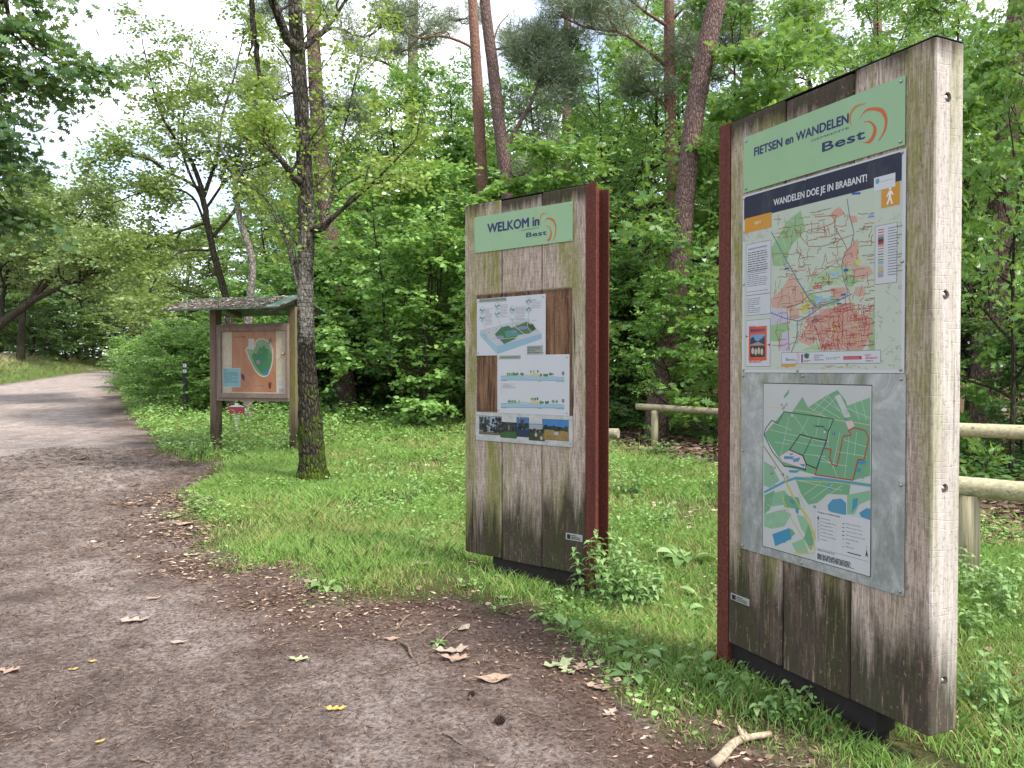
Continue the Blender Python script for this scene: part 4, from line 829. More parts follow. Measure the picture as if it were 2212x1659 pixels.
def resample(pts, rad, step):
    P = np.asarray(spline(pts, 6) if len(pts) > 2 else pts, float); Rr = np.interp(np.linspace(0, 1, len(P)), np.linspace(0, 1, len(rad)), rad)
    d = np.concatenate([[0], np.cumsum(np.linalg.norm(np.diff(P, axis=0), axis=1))]); m = max(3, int(d[-1]/step)); s = np.linspace(0, d[-1], m)
    return np.stack([np.interp(s, d, P[:, k]) for k in range(3)], 1), np.interp(s, d, Rr)
class Grow:
    def __init__(s, seed): s.g = np.random.default_rng(seed); s.tubes = []; s.B = []; s.D = []; s.L = []
    def spray(s, p, d, L): s.B.append(p); s.D.append(d); s.L.append(L)
    def limb(s, p, d, length, r, lv, mx, nch=4, up=.05, wander=.22, ratio=.55, sp=.45, flat=.6, ang=(30, 65)):
        g = s.g; n = 6 if lv < mx else 4; p = np.array(p, float); d = unit(np.array(d, float)); pts = [p]; dirs = [d]
        for k in range(n):
            d = unit(d+g.normal(0, wander, 3)+np.array([0, 0, up])); p = p+d*length/n; pts.append(p); dirs.append(d)
        rad = np.linspace(r, r*.3, n+1); s.tubes.append(tube(pts, rad, 7 if lv == 0 else (5 if lv == 1 else 3)))
        s.kids(np.array(pts), np.array(dirs), rad, length, lv, mx, nch, up, wander, ratio, sp, flat, ang)
    def kids(s, pts, dirs, rad, length, lv, mx, nch, up, wander, ratio, sp, flat, ang, t0=.25):
        g = s.g; n = len(pts)-1
        if lv >= mx:
            for k in range(1, n+1):
                for sg in (1, -1) if k < n else (0,):
                    side = unit(np.cross(dirs[k], [0, 0, 1.])+1e-3); d = dirs[k]*.6+side*sg*.9+g.normal(0, .25, 3); d[2] *= flat; s.spray(pts[k], d, sp*g.uniform(.6, 1.2))
            return
        for c in range(nch):
            t = t0+(1-t0)*(c+g.uniform(.1, .9))/nch; f = t*n; i = min(int(f), n-1); q = pts[i]+(pts[i+1]-pts[i])*(f-i); d0 = dirs[i]
            ax = unit(np.cross(d0, g.normal(0, 1, 3))); a = math.radians(g.uniform(*ang)); d = d0*math.cos(a)+ax*math.sin(a); d[2] = d[2]*flat+.08
            s.limb(q, d, length*ratio*g.uniform(.7, 1.2)*(1.1-.4*t), rad[i]*.55, lv+1, mx, nch, up, wander, ratio, sp, flat, ang)
        s.limb(pts[-1], dirs[-1], length*ratio*.7, rad[-1], lv+1, mx, nch, up, wander, ratio, sp, flat, ang) if lv+1 <= mx else None
    def path(s, pts, rad, n=8, step=.25, rough=0., mx=2, kids=0, length=None, t0=.3, **kw):
        P, r = resample(pts, rad, step); 
        if rough: P = P+s.g.normal(0, r[:, None]*(.10 if rough > .1 else .02), P.shape)*np.linspace(0, 1, len(P))[:, None]**.3
        s.tubes.append(tube(P, r, n, rough, s.g))
        if kids:
            d = unit(np.gradient(P, axis=0)); a = dict(up=.05, wander=.22, ratio=.5, sp=.4, flat=.6, ang=(30, 70)); a.update(kw)
            L = length or np.linalg.norm(P[-1]-P[0]); m = 12; ii = np.linspace(0, len(P)-1, m+1).astype(int)
            s.kids(P[ii], d[ii], r[ii], L, 0, mx, kids, t0=t0, **a)
def finish(name, root, gr, leaf, size, m, shape, bark, aspect=.3, flat=.6, droop=.15, seed=1, spread=.9, crown='crown', org=None, kind=None):
    org = np.array(org if org is not None else root.location); V, Q = join(gr.tubes)
    mk('trunk' if crown == 'crown' else 'stems', V-org, Q, BK[bark], root, smooth=True)
    if gr.B:
        g = np.random.default_rng(seed); B, D, L_ = np.array(gr.B)-org, np.array(gr.D), np.array(gr.L)
        V, Q, v = leaves_on(B, D, L_, m, size, shape, g, aspect, flat, droop, spread); mk(crown, V, N=Q, mat=LM[leaf], parent=root, v=v)
def needles(name, root, gr, size, per, seed, org):
    g = np.random.default_rng(seed); B = np.array(gr.B)-org; D = unit(np.array(gr.D)); L_ = np.array(gr.L); K = len(B)
    t = g.uniform(.2, 1, (K, per, 1)); P = B[:, None]+D[:, None]*L_[:, None, None]*t+g.normal(0, .05, (K, per, 3)); d = D[:, None]*.8+g.normal(0, .8, (K, per, 3)); d[..., 2] += .35
    nn = g.normal(0, 1, (K*per, 3)); V, Q = faces_from(P.reshape(-1, 3), d.reshape(-1, 3), nn, size*g.uniform(.7, 1.3, K*per), shape_diamond(), .045, .0)
    mk(name, V, N=Q, mat=LM['pine'], parent=root, v=np.repeat(g.uniform(0, 1, K), per)*.6+.4*g.random(K*per))
def PXL(Y, pts): return [tuple(PY(x, y, Y if not isinstance(Y, (list, tuple)) else Y[i])) for i, (x, y) in enumerate(pts)]
def PW(Y, ws): return [w/2/F*Y for w in ws]

# ------------------------------------------------------------------ foreground birch
Yb = 9.6; b0 = ground(678, 1046); Yb = b0.y
t = thing('birch_tree', b0, 0, 'mossy rough-barked birch trunk in the grass between the noticeboard and the middle pillar', 'tree'); g = Grow(11)
P = PXL(Yb, [(679, 1060), (677, 1030), (674, 980), (669, 900), (662, 760), (660, 620), (662, 480), (655, 300), (645, 150), (637, 0), (632, -160), (640, -420)])
Pt, rt = resample(P, PW(Yb, [78, 64, 57, 48, 38, 34, 34, 30, 33, 28, 22, 10]), .045); nseg = 40
V, Q = tube(Pt, rt, nseg); V = V.reshape(len(Pt), nseg, 3); zz = Pt[:, 2][:, None]-b0.z; th = np.arange(nseg)[None]*2*np.pi/nseg
fur = np.abs(np.sin(th*6.5+2.5*vnoise(zz*1.0+th*0, th*1.2+zz*0, .22, 5)*4))*vnoise(zz+th*0, th+zz*0, .10, 6)
amp = np.interp(zz, [0, 1.2, 2.5, 12], [.20, .13, .05, .04]); bulge = .10*np.exp(-((zz-3.35)/.10)**2)+.08*np.exp(-((zz-4.1)/.16)**2)+.22*np.exp(-(zz/.16)**2)*np.abs(np.sin(th*2.5+1))
ctr = Pt[:, None]; V = ctr+(V-ctr)*(1-amp+amp*2*fur[..., None]+bulge[..., None] if False else (1-amp*.6+amp*1.4*fur+bulge)[..., None]); g.tubes.append((V.reshape(-1, 3), Q))
k = dict(up=.12, wander=.25, ratio=.5, sp=.34, flat=.75)
g.path(PXL([Yb, Yb-.1, Yb-.3, Yb-.5, Yb-.7, Yb-1], [(664, 494), (694, 493), (712, 476), (745, 447), (800, 400), (880, 320)]), PW(Yb, [20, 17, 12, 9, 6, 3]), 8, .08, .1, 2, 4, 1.5, **k)
g.path(PXL([Yb, Yb+.1, Yb+.2, Yb+.4, Yb+.4], [(694, 492), (712, 440), (724, 380), (745, 270), (785, 100)]), PW(Yb, [9, 8, 6, 5, 2]), 6, .1, .1, 2, 4, 1.5, **k)
g.path(PXL([Yb, Yb+.2, Yb+.3, Yb+.5], [(700, 486), (718, 430), (760, 390), (850, 355)]), PW(Yb, [8, 6, 5, 2]), 6, .1, .1, 2, 4, 1.3, **k)
g.path(PXL([Yb, Yb-.2, Yb-.4, Yb-.4], [(658, 398), (630, 380), (608, 345), (565, 310)]), PW(Yb, [20, 15, 10, 4]), 7, .06, .35, 2, 5, 1.2, **k)
g.path(PXL([Yb, Yb-.2, Yb-.4, Yb-.6, Yb-.8], [(650, 112), (622, 85), (603, 40), (578, -30), (550, -150)]), PW(Yb, [26, 22, 19, 16, 8]), 8, .1, .15, 2, 4, 1.8, **k)
g.path(PXL([Yb, Yb+.2, Yb+.4, Yb+.6], [(652, 105), (690, 75), (725, 35), (770, -40)]), PW(Yb, [14, 11, 8, 4]), 7, .1, .15, 2, 4, 1.6, **k)
g.path(PXL([Yb, Yb-.1, Yb-.3, Yb-.4, Yb-.5], [(655, 650), (634, 590), (612, 500), (570, 425), (480, 372)]), PW(Yb, [6, 5, 4, 3, 2]), 5, .1, .1, 1, 7, 1.4, **k)
for kx in range(5): g.path(PXL(Yb, [(650+kx, 640), (640-kx*6, 560-kx*10), (625-kx*14, 470-kx*12)]), PW(Yb, [3, 2.4, 1.4]), 4, .1, 0, 1, 2, .7, **k)
g.path(PXL(Yb-.6, [(578, -30), (549, -35), (545, 30), (553, 100), (561, 172)]), PW(Yb, [14, 12, 11, 12, 8]), 8, .05, .35, 1, 3, .5, up=-.1, wander=.3, ratio=.5, sp=.25, flat=.9)
for kx in range(8): g.path(PXL(Yb, [(642, 110+kx*60), (642+(-1)**kx*30, 60+kx*60), (642+(-1)**kx*(60+4*kx), 20+kx*55)]), PW(Yb, [4, 3, 2]), 4, .1, 0, 1, 4, .6, **k)
for kx in range(5): g.limb(Pt[-1-kx*8], (math.cos(kx*1.3), math.sin(kx*1.3), .7), 2.2, .05, 0, 2, 5, sp=.35)
finish('birch_tree', t, g, 'birch', .055, 5, shape_six(), 'birch', .36, .35, .2, 3)

# ------------------------------------------------------------------ red oak hanging in from the left
t = thing('oak_tree', at_ground(-8.6, 6.2), 0, 'overhanging oak with dark lobed leaves at the upper left of the path', 'tree'); g = Grow(21); o_ = t.location
g.path([(-8.6, 6.2, -.1), (-8.5, 6.2, 2), (-8.3, 6.4, 5), (-8.4, 6.6, 9)], [.30, .22, .18, .06], 14, .2, .1, 0)
k = dict(up=-.02, wander=.2, ratio=.45, sp=.42, flat=.6)
for pts, w in [([(-500, -250), (-200, -60), (0, -10), (20, 40), (60, 90), (120, 135)], [34, 22, 12, 8, 5, 3]), ([(-560, 120), (-250, 110), (-40, 150), (-20, 190), (5, 230), (30, 270)], [30, 20, 12, 7, 5, 3]),
               ([(-560, 300), (-250, 270), (-60, 300), (-50, 320), (-20, 370), (0, 420)], [28, 18, 11, 7, 4, 3]), ([(-560, 60), (-300, 20), (-120, 0), (10, 60), (70, 120)], [24, 16, 10, 6, 3]), ([(-560, 360), (-250, 360), (-140, 380), (-70, 420)], [22, 14, 8, 4])]:
    Y_ = np.linspace(6.4, 6.9, len(pts)); p = PXL(list(Y_), pts); p[0] = (-8.35, 6.35, p[0][2]); g.path(p, PW(6.8, w), 7, .12, .1, 2, 6, .95, t0=.42, **k)
finish('oak_tree', t, g, 'dark', .095, 6, shape_oak(), 'dark', .36, .35, .35, 5, .9)

# ------------------------------------------------------------------ open-crowned oak behind the noticeboard
t = thing('oak_tree', at_ground(*PY(500, 800, 18).xy), 0, 'open-crowned oak with airy yellow-green leaves right behind the noticeboard roof', 'tree'); g = Grow(31); Y0 = 18.; bz_ = t.location.z
k = dict(up=.08, wander=.3, ratio=.5, sp=.55, flat=.65)
g.path([tuple(t.location-Vector((0, 0, .2)))]+PXL(Y0, [(497, 720), (487, 640), (465, 560), (448, 480), (433, 400)]), PW(Y0, [24, 17, 15, 14, 13, 12]), 12, .12, .12, 0)
for pts, w, dy in [([(434, 402), (412, 345), (382, 305), (345, 240), (325, 170), (312, 110)], [14, 12, 9, 7, 5, 3], -.8), ([(433, 410), (398, 388), (360, 372), (325, 345), (245, 330)], [11, 9, 7, 5, 3], -1.5), ([(440, 425), (468, 340), (480, 250), (502, 180), (528, 70)], [13, 11, 8, 6, 3], .6),
                   ([(448, 480), (400, 496), (335, 522), (290, 560), (255, 570)], [9, 8, 6, 4, 2], -1.8), ([(452, 520), (515, 440), (548, 330), (560, 250)], [11, 9, 6, 3], .9), ([(440, 440), (395, 330), (400, 220), (420, 120)], [9, 8, 5, 3], 1.4),
                   ([(455, 540), (390, 545), (345, 590), (320, 640)], [7, 6, 4, 2], -2), ([(450, 500), (410, 420), (330, 410), (240, 440)], [8, 7, 5, 3], -.5), ([(445, 450), (500, 380), (580, 350), (630, 300)], [9, 7, 5, 3], 1.)]:
    Y_ = [Y0+dy*i/(len(pts)-1) for i in range(len(pts))]; g.path(PXL(Y_, pts), PW(Y0, [q_*.75 for q_ in w]), 6, .15, .15, 2, 6, 1.9, t0=.2, **k)
finish('oak_tree', t, g, 'oak', .085, 7, shape_six(), 'oak', .33, .4, .2, 6)
# slender pale birch and pines
def pole_tree(name, label, base_px, Y0, pts, w, bark, limbs=(), leaf=None, group=None, rough=.03, needle=None, n=14, seed=1, size=.07, kw={}, step=.12):
    b = at_ground(*PY(base_px[0], base_px[1], Y0).xy); t = thing(name, b, 0, label, 'tree', group); g = Grow(seed)
    g.path([(b.x, b.y, b.z-.25)]+PXL(Y0, pts), PW(Y0, [w[0]*1.15]+list(w)), n, step, rough, 0)
    for (lp, lw, dy, kid, ln) in limbs:
        Y_ = [Y0+dy*i/(len(lp)-1) for i in range(len(lp))]; g.path(PXL(Y_, lp), PW(Y0, lw), 6, .15, .15, kw.get('mx', 2), kid, ln, t0=.3, **{k: v for k, v in kw.items() if k != 'mx'})
    if needle and g.B:
        org = np.array(t.location); V, Q = join(g.tubes); mk('trunk', V-org, Q, BK[bark], t, smooth=True); needles('crown', t, g, needle[0], needle[1], seed, org)
    elif leaf: finish(name, t, g, leaf[0], leaf[1], leaf[2], leaf[3], bark, .34, .5, .2, seed)
    else: V, Q = join(g.tubes); mk('trunk', V-np.array(t.location), Q, BK[bark], t, smooth=True)
    return t
pk = dict(up=.08, wander=.35, ratio=.50, sp=.30, flat=.35)
pole_tree('birch_tree', 'slender pale-barked birch rising just right of the open-crowned oak', (535, 800), 17., [(536, 700), (545, 600), (541, 545), (520, 480), (507, 405)], [18, 16, 15, 13, 11], 'pale',
          [([(507, 405), (500, 360), (478, 320), (470, 240)], [8, 6, 5, 2], .4, 5, 1.8), ([(507, 405), (528, 350), (535, 290), (560, 200)], [8, 6, 5, 2], -.4, 5, 1.8), ([(522, 480), (560, 440), (590, 400)], [5, 4, 2], .3, 4, 1.2)], ('grey', .08, 8, shape_diamond()), seed=41)
pole_tree('pine_tree', 'purplish-barked pine trunk close behind the mossy birch', (746, 850), 20., [(744, 830), (734, 720), (722, 600), (708, 480), (692, 340), (684, 220), (676, 60), (672, -100)], [46, 40, 39, 37, 34, 31, 28, 24], 'pine',
          [([(678, 90), (720, 60), (790, 80), (840, 40)], [9, 7, 5, 3], -1, 7, 2.4), ([(684, 230), (640, 200), (590, 215), (550, 190)], [8, 6, 5, 3], 1, 7, 2.2), ([(676, 40), (630, 10), (590, 40)], [8, 5, 3], .5, 6, 2.), ([(686, 260), (730, 230), (760, 250)], [7, 5, 3], .5, 6, 1.6)], needle=(.17, 11), seed=42, kw=pk)
pole_tree('pine_tree', 'reddish pine trunk, left one of the pair standing over the middle pillar', (1048, 860), 21., [(1046, 800), (1043, 500), (1040, 375), (1032, 200), (1024, 60), (1017, -80)], [30, 27, 25, 24, 21, 19], 'pinered',
          [([(1030, 108), (990, 88), (950, 78), (905, 82), (868, 62)], [7, 6, 5, 4, 2], -.8, 5, 1.6), ([(905, 82), (880, 108), (855, 112)], [4, 3, 2], .2, 3, .8)], needle=(.16, 14), seed=43, kw=pk)
pole_tree('pine_tree', 'greyer leaning pine trunk, right one of the pair standing over the middle pillar', (1118, 860), 19., [(1114, 700), (1104, 520), (1096, 410), (1080, 280), (1064, 140), (1050, 30), (1040, -90)], [33, 31, 29, 27, 25, 23, 20], 'pine',
          [([(1088, 330), (1120, 270), (1150, 215), (1165, 150), (1130, 110)], [10, 9, 7, 6, 3], .6, 9, 2.2), ([(1165, 150), (1200, 160), (1215, 190)], [5, 4, 3], .4, 7, 1.2), ([(1094, 380), (1130, 375), (1160, 330)], [7, 5, 3], .4, 6, 1.4), ([(1060, 110), (1100, 100), (1160, 95), (1200, 80)], [6, 5, 4, 2], 1, 9, 1.8), ([(1060, 120), (1075, 60), (1100, 30)], [4, 3, 2], .2, 0, 1)], needle=(.17, 11), seed=44, kw=pk)
pole_tree('pine_tree', 'thick pine trunk leaning right over the wooden rail between the two pillars', (1418, 900), 14.8, [(1425, 850), (1442, 760), (1462, 620), (1478, 450), (1494, 290), (1515, 160), (1540, 40), (1570, -80)], [50, 47, 44, 42, 41, 41, 40, 37], 'pine', [([(1492, 300), (1512, 290)], [8, 4], -.1, 0, 1), ([(1480, 400), (1460, 396)], [7, 3], -.1, 0, 1), ([(1522, 150), (1545, 138), (1560, 118)], [6, 4, 2], -.2, 0, 1), ([(1470, 560), (1450, 548)], [7, 4], -.1, 0, 1), ([(1510, 190), (1488, 176)], [7, 3], -.1, 0, 1)], n=22, seed=45, step=.06)
pole_tree('pine_tree', 'slimmer upright pine just left of the leaning pine, with needled boughs at the top', (1470, 850), 20., [(1472, 760), (1460, 600), (1455, 450), (1449, 280), (1446, 100), (1445, -60)], [30, 28, 26, 26, 24, 20], 'pinered',
          [([(1447, 150), (1400, 110), (1340, 70), (1270, 60), (1200, 30)], [10, 8, 7, 5, 3], -1.5, 9, 3.), ([(1447, 60), (1400, 30), (1340, -10), (1260, 0)], [9, 7, 5, 3], -1, 8, 3.), ([(1448, 190), (1500, 140), (1550, 60)], [8, 6, 3], -.5, 7, 2.5), ([(1450, 240), (1400, 190), (1370, 170)], [7, 5, 3], -.5, 6, 1.6), ([(1455, 40), (1500, 0), (1560, 10)], [7, 5, 3], -.8, 6, 2.)], needle=(.17, 11), seed=46, kw=pk)
pole_tree('pine_tree', 'rugged pine trunk in the shade to the right of the nearest pillar', (2118, 900), 12.5, [(2122, 860), (2136, 700), (2150, 560), (2163, 430), (2180, 220), (2200, 20), (2215, -120)], [66, 58, 52, 48, 44, 40, 36], 'pine', n=20, seed=47, step=.06)
for i, (px, Y, w, lean, lb) in enumerate([(1215, 27, 22, 10, 'far pine trunk seen above the middle pillar through the oak leaves'), (1640, 22, 24, -25, 'pine trunk behind the top left corner of the nearest pillar'), (870, 32, 26, 20, 'distant pine trunk between the mossy birch and the middle pillar'), (1890, 24, 22, 5, 'pine trunk peeping over the top edge of the nearest pillar')]):
    pole_tree('pine_tree', lb, (px, 850), Y, [(px+lean*.2, 700), (px+lean*.5, 450), (px+lean, 200), (px+lean*1.2, -60)], [w*1.1, w, w*.9, w*.7], 'pinered' if i % 2 else 'pine', [([(px+lean, 190), (px+lean-50, 140), (px+lean-110, 120)], [8, 6, 3], .5, 8, 2.4), ([(px+lean, 90), (px+lean+60, 50), (px+lean+120, 40)], [8, 6, 3], .5, 8, 2.4)], needle=(.17, 10), seed=50+i, kw=pk)
pole_tree('oak_tree', 'dark straight trunk standing in the pale grass left of the path', (44, 772), 52., [(45, 760), (48, 690), (52, 600), (58, 480)], [17, 14, 12, 8], 'dark', [([(50, 640), (20, 590), (-30, 560)], [6, 4, 2], 1, 7, 4.), ([(53, 590), (90, 540), (120, 500)], [6, 4, 2], 1, 7, 4.), ([(56, 520), (50, 450), (60, 400)], [6, 4, 2], 1, 7, 4.), ([(52, 600), (70, 640), (110, 650)], [5, 4, 2], -1, 6, 3.)],
          ('dark', .20, 9, shape_diamond()), seed=61, kw=dict(up=.05, wander=.25, ratio=.5, sp=.9, flat=.5))
pole_tree('oak_tree', 'pale grey trunk in the wood beyond the dry grass', (92, 770), 60., [(93, 740), (94, 690), (96, 620), (92, 520)], [13, 11, 10, 6], 'pale', [([(95, 660), (130, 600), (170, 560)], [5, 3, 2], 1, 7, 5.), ([(95, 640), (60, 580), (30, 560)], [5, 3, 2], 1, 7, 5.)], ('oak', .24, 9, shape_diamond()), seed=62, kw=dict(up=.05, wander=.25, ratio=.5, sp=1.0, flat=.5))
t = pole_tree('willow_tree', 'leaning mossy tree reaching over the grass from the left edge with feathery foliage', (-90, 840), 24., [(-70, 800), (-10, 712), (40, 672), (72, 648)], [26, 20, 16, 14], 'oak',
          [([(72, 648), (120, 625), (165, 602), (215, 588)], [14, 11, 8, 4], -1, 9, 3.2), ([(62, 655), (100, 615), (140, 580), (190, 540)], [12, 10, 7, 3], .8, 9, 3.2), ([(0, 700), (10, 620), (30, 550), (90, 480)], [12, 10, 7, 3], 1.5, 9, 3.6), ([(-20, 715), (-10, 600), (0, 500), (30, 430)], [12, 10, 7, 3], 0, 9, 3.6), ([(60, 655), (110, 570), (150, 500), (190, 440)], [10, 8, 6, 3], 1.2, 9, 3.4)], ('grey', .11, 8, shape_diamond()), seed=63, kw=dict(up=.04, wander=.25, ratio=.5, sp=.6, flat=.6))

# ------------------------------------------------------------------ kinds used for the wood: built once, then copied with all their parts
def kind_tree(name, seed, H, nl, spread, leaf, size, m, shape, bark, z0=.25, sp=.5, nch=4, stems=1, r=.10, crown='crown', flat=.6, flatl=.55, mx=2):
    t = thing(name, (0, 0, 0)); g = Grow(seed); rr = g.g
    for s_ in range(stems):
        a = rr.uniform(0, 6.3); tip = np.array([math.cos(a), math.sin(a), 0])*(spread*.5 if stems > 1 else .3)+np.array([0, 0, H*rr.uniform(.8, 1)]); base = np.array([math.cos(a), math.sin(a), 0])*(.25 if stems > 1 else 0)
        pts = [base+(tip-base)*f+rr.normal(0, .03*H*f*(1-f)*3, 3) for f in np.linspace(0, 1, 6)]; pts[0][2] = -.15
        P, r_ = resample([tuple(p) for p in pts], [r, r*.8, r*.6, r*.45, r*.3, r*.12], .25); g.tubes.append(tube(P, r_, 9 if stems == 1 else 6, .08, rr))
        for i in range(nl):
            f = z0+(1-z0)*(i+rr.random())/nl; q = P[min(int(f*len(P)), len(P)-1)]; a = i*2.4+rr.uniform(-.4, .4)
            L_ = spread*(1.15-.75*max(0, (f-.35)/.65))*rr.uniform(.65, 1.15)*(.75 if f < z0+.1 else 1); el = rr.uniform(-.05, .45)+.5*f
            g.limb(q, (math.cos(a), math.sin(a), el), L_, r_[min(int(f*len(P)), len(P)-1)]*.5+.006, 1, mx, nch, .04, .22, .5, sp, flat)
    finish(name, t, g, leaf, size, m, shape, bark, .34, flatl, .18, seed, crown=crown, org=(0, 0, 0)); return t
KINDS = {
 'tall': kind_tree('broadleaf_tree', 101, 13, 26, 3.6, 'redoak', .16, 9, shape_lobe(), 'dark', .33, .75, 4, 1, .17),
 'tallb': kind_tree('broadleaf_tree', 102, 13, 24, 3.4, 'shrub', .13, 10, shape_six(), 'dark', .36, .7, 4, 1, .15),
 'bush': kind_tree('shrub', 103, 5, 12, 1.7, 'shrub', .105, 9, shape_six(), 'dark', .06, .42, 4, 5, .035, 'foliage'),
 'bright': kind_tree('shrub', 104, 5.5, 13, 1.8, 'herb', .11, 9, shape_six(), 'oak', .10, .42, 4, 4, .04, 'foliage'),
 'redoak': kind_tree('red_oak_sapling', 105, 6, 22, 2.1, 'redoak', .17, 8, shape_oak(), 'dark', .08, .45, 4, 1, .06, 'foliage'),
 'pale': kind_tree('shrub', 109, 3, 13, 1.5, 'herb', .075, 11, shape_six(), 'oak', .02, .34, 4, 6, .02, 'foliage'),
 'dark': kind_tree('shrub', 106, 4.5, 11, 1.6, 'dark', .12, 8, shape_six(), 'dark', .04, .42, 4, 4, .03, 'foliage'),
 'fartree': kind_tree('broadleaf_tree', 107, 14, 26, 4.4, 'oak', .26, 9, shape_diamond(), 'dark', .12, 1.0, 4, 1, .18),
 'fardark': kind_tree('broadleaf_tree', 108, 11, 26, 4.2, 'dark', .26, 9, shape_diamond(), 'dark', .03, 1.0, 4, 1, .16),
}
_used = set(); rk = random.Random(77)
def place(kind, px, Y, top, label, group=None, cat=None, squash=1., xy=None):
    """a copy of a kind, its crown top at picture height `top` when seen from the path"""
    b = at_ground(*(xy or PY(px, 800, Y).xy)); src = KINDS[kind]; H = {'tall': 13, 'tallb': 13, 'bush': 5, 'bright': 5.5, 'redoak': 6, 'dark': 4.5, 'pale': 3, 'fartree': 14, 'fardark': 11}[kind]
    h = HC+(800-top)/F*Y-b.z; s_ = h/(H*1.04); o = src if kind not in _used else copy_tree(src); _used.add(kind)
    o.location = b; o.rotation_euler = (0, 0, rk.uniform(0, 6.28)); sx_ = s_*squash; o.scale = (sx_, sx_, s_); o['label'] = label
    o['category'] = cat or ('tree' if 'tree' in o.name or 'sapling' in o.name else 'shrub')
    if group: o['group'] = group
    return o
# ------------------------------------------------------------------ roofed noticeboard
zk = lambda x, y: (362.9+x/3.43, 604.9+y/3.43)
KO = Vector((-4.89, 12.7, 0)); KO.z = float(height(KO.x, KO.y)); kth = math.atan2(-.326, .946); KW = 1.53
FK = Frame((KO.x, KO.y, 0), kth)
wk = wood_mat('stained_posts', ((.10, .065, .05), (.21, .15, .125)), .8, .9, 99, seed=4., saw=.3)
wf = wood_mat('case_frame_wood', ((.17, .115, .095), (.30, .22, .19)), .15, .4, 99, seed=5., saw=.2)
K = thing('noticeboard', (KO.x, KO.y, KO.z), kth, 'roofed wooden noticeboard with green metal roof beside the path, partly behind the birch', 'noticeboard')
kz = -KO.z
MB().box(-.065, .065, -.075, .075, -.2, 2.50+kz, .008).build('post', wk, K); MB().box(KW-.065, KW+.065, -.075, .075, -.2, 2.50+kz, .008).build('post', wk, K)
def kuv(x, y, off=.10): a, b = FK.uv(*zk(x, y), off); return a, b+kz
fx0, ft = kuv(356, 337); fx1, _ = kuv(893, 322); _, fb = kuv(356, 888); ft = (ft+kuv(893, 322)[1])/2; fb = (fb+kuv(893, 908)[1])/2
m = MB(); w = .055
for a in [(fx0, fx0+w, fb, ft), (fx1-w, fx1, fb, ft)]: m.box(a[0], a[1], -.10, -.0755, a[2], a[3], .003)
m.box(fx0+w+.001, fx1-w-.001, -.10, -.0755, ft-w, ft, .003); m.box(fx0+w+.001, fx1-w-.001, -.10, -.0755, fb, fb+w*.8, .003)
m.box(fx0+.01, fx1-.01, -.0755, -.03, ft-.02, ft+.012, .002); m.build('outer_frame', wf, K)
dx0, dt = kuv(372, 350, .125); dx1, _ = kuv(886, 338, .125); _, db = kuv(372, 865, .125); dt = (dt+kuv(886, 338, .125)[1])/2; db = (db+kuv(886, 884, .125)[1])/2
m = MB(); w = .075
for a in [(dx0, dx0+w*.6), (dx1-w*.6, dx1)]: m.box(a[0], a[1], -.128, -.1005, db, dt, .004)
m.box(dx0+w*.6+.001, dx1-w*.6-.001, -.128, -.1005, dt-w, dt, .004); m.box(dx0+w*.6+.001, dx1-w*.6-.001, -.128, -.1005, db, db+w*1.05, .004); dr = m.build('door_frame', wf, K)
lk = kuv(843, 545, .13); MB().cyl((lk[0], -.105, lk[1]), (lk[0], -.100, lk[1]), .028, n=18).cyl((lk[0], -.112, lk[1]), (lk[0], -.1055, lk[1]), .014, n=12).build('lock', plain('brass', (.55, .48, .25), .4, .5, .6), dr, True)
bb = MB().box(fx0+.03, fx1-.03, -.092, -.080, fb+.03, ft-.03).build('backboard', plain('board', (.42, .37, .28), .7, .2, var=.1), K)
GL = NT('case_glass', .08, .5); GL.color((.8, .85, .85)); GL.b.inputs['Transmission Weight'].default_value = 1.; GL.b.inputs['IOR'].default_value = 1.3
class PK(Print):
    def p(s, q): a, b = FK.uv(*zk(*q), s.off); return a, b+kz
pr = PK(FK, zk, -.0925, .0925)
PM = print_mat('faded_print', .4, (.55, .42, .34), .25)
pr.rect((472, 380), (802, 832), 'c08562', 1); pr.ptext('Nieuwe Heide', (492, 428), (578, 428), 14, '5a3a34', 3, .01)
pr.poly(spline([(572, 520), (590, 495), (640, 490), (650, 450), (690, 432), (740, 450), (775, 500), (780, 580), (765, 660), (735, 712), (690, 715), (650, 680), (615, 620), (590, 560), (572, 520)], 4), 'd8d2b8', 1.5)
pr.poly(spline([(580, 520), (596, 503), (645, 498), (656, 458), (690, 440), (736, 456), (768, 502), (772, 580), (757, 656), (730, 704), (694, 707), (656, 674), (622, 616), (598, 560), (580, 520)], 4), '7fa67c', 2)
pr.poly([(620, 565), (630, 540), (655, 548), (680, 490), (690, 505), (715, 478), (728, 510), (752, 510), (770, 545), (770, 600), (755, 655), (715, 705), (690, 690), (655, 640)], '3f8a58', 2.5)
pr.poly([(705, 700), (722, 672), (745, 665), (752, 672), (735, 706)], '3f7fc0', 3); pr.poly([(652, 600), (670, 590), (686, 606), (670, 628), (655, 620)], 'a98aa8', 3); pr.line([(580, 545), (650, 690)], .004, 'b8b8a0', 3)
pr.quad((597, 435), (640, 437), (638, 516), (598, 512), 'd8d6d2', 3.5); pr.lines((602, 445), (632, 508), 8, .005, '8a8a8a', 4, 3)
pr.poly([(745, 470), (752, 440), (764, 418), (766, 440), (778, 452), (762, 458), (750, 475)], '5a3a48', 3)
pr.poly([(540, 690), (552, 695), (568, 712), (566, 745), (552, 740), (542, 715)], '4a3a58', 3); pr.line([(560, 745), (600, 770), (575, 800), (560, 770)], .004, '8a5040', 3); pr.line([(640, 788), (670, 782), (708, 786)], .006, '5a4038', 3)
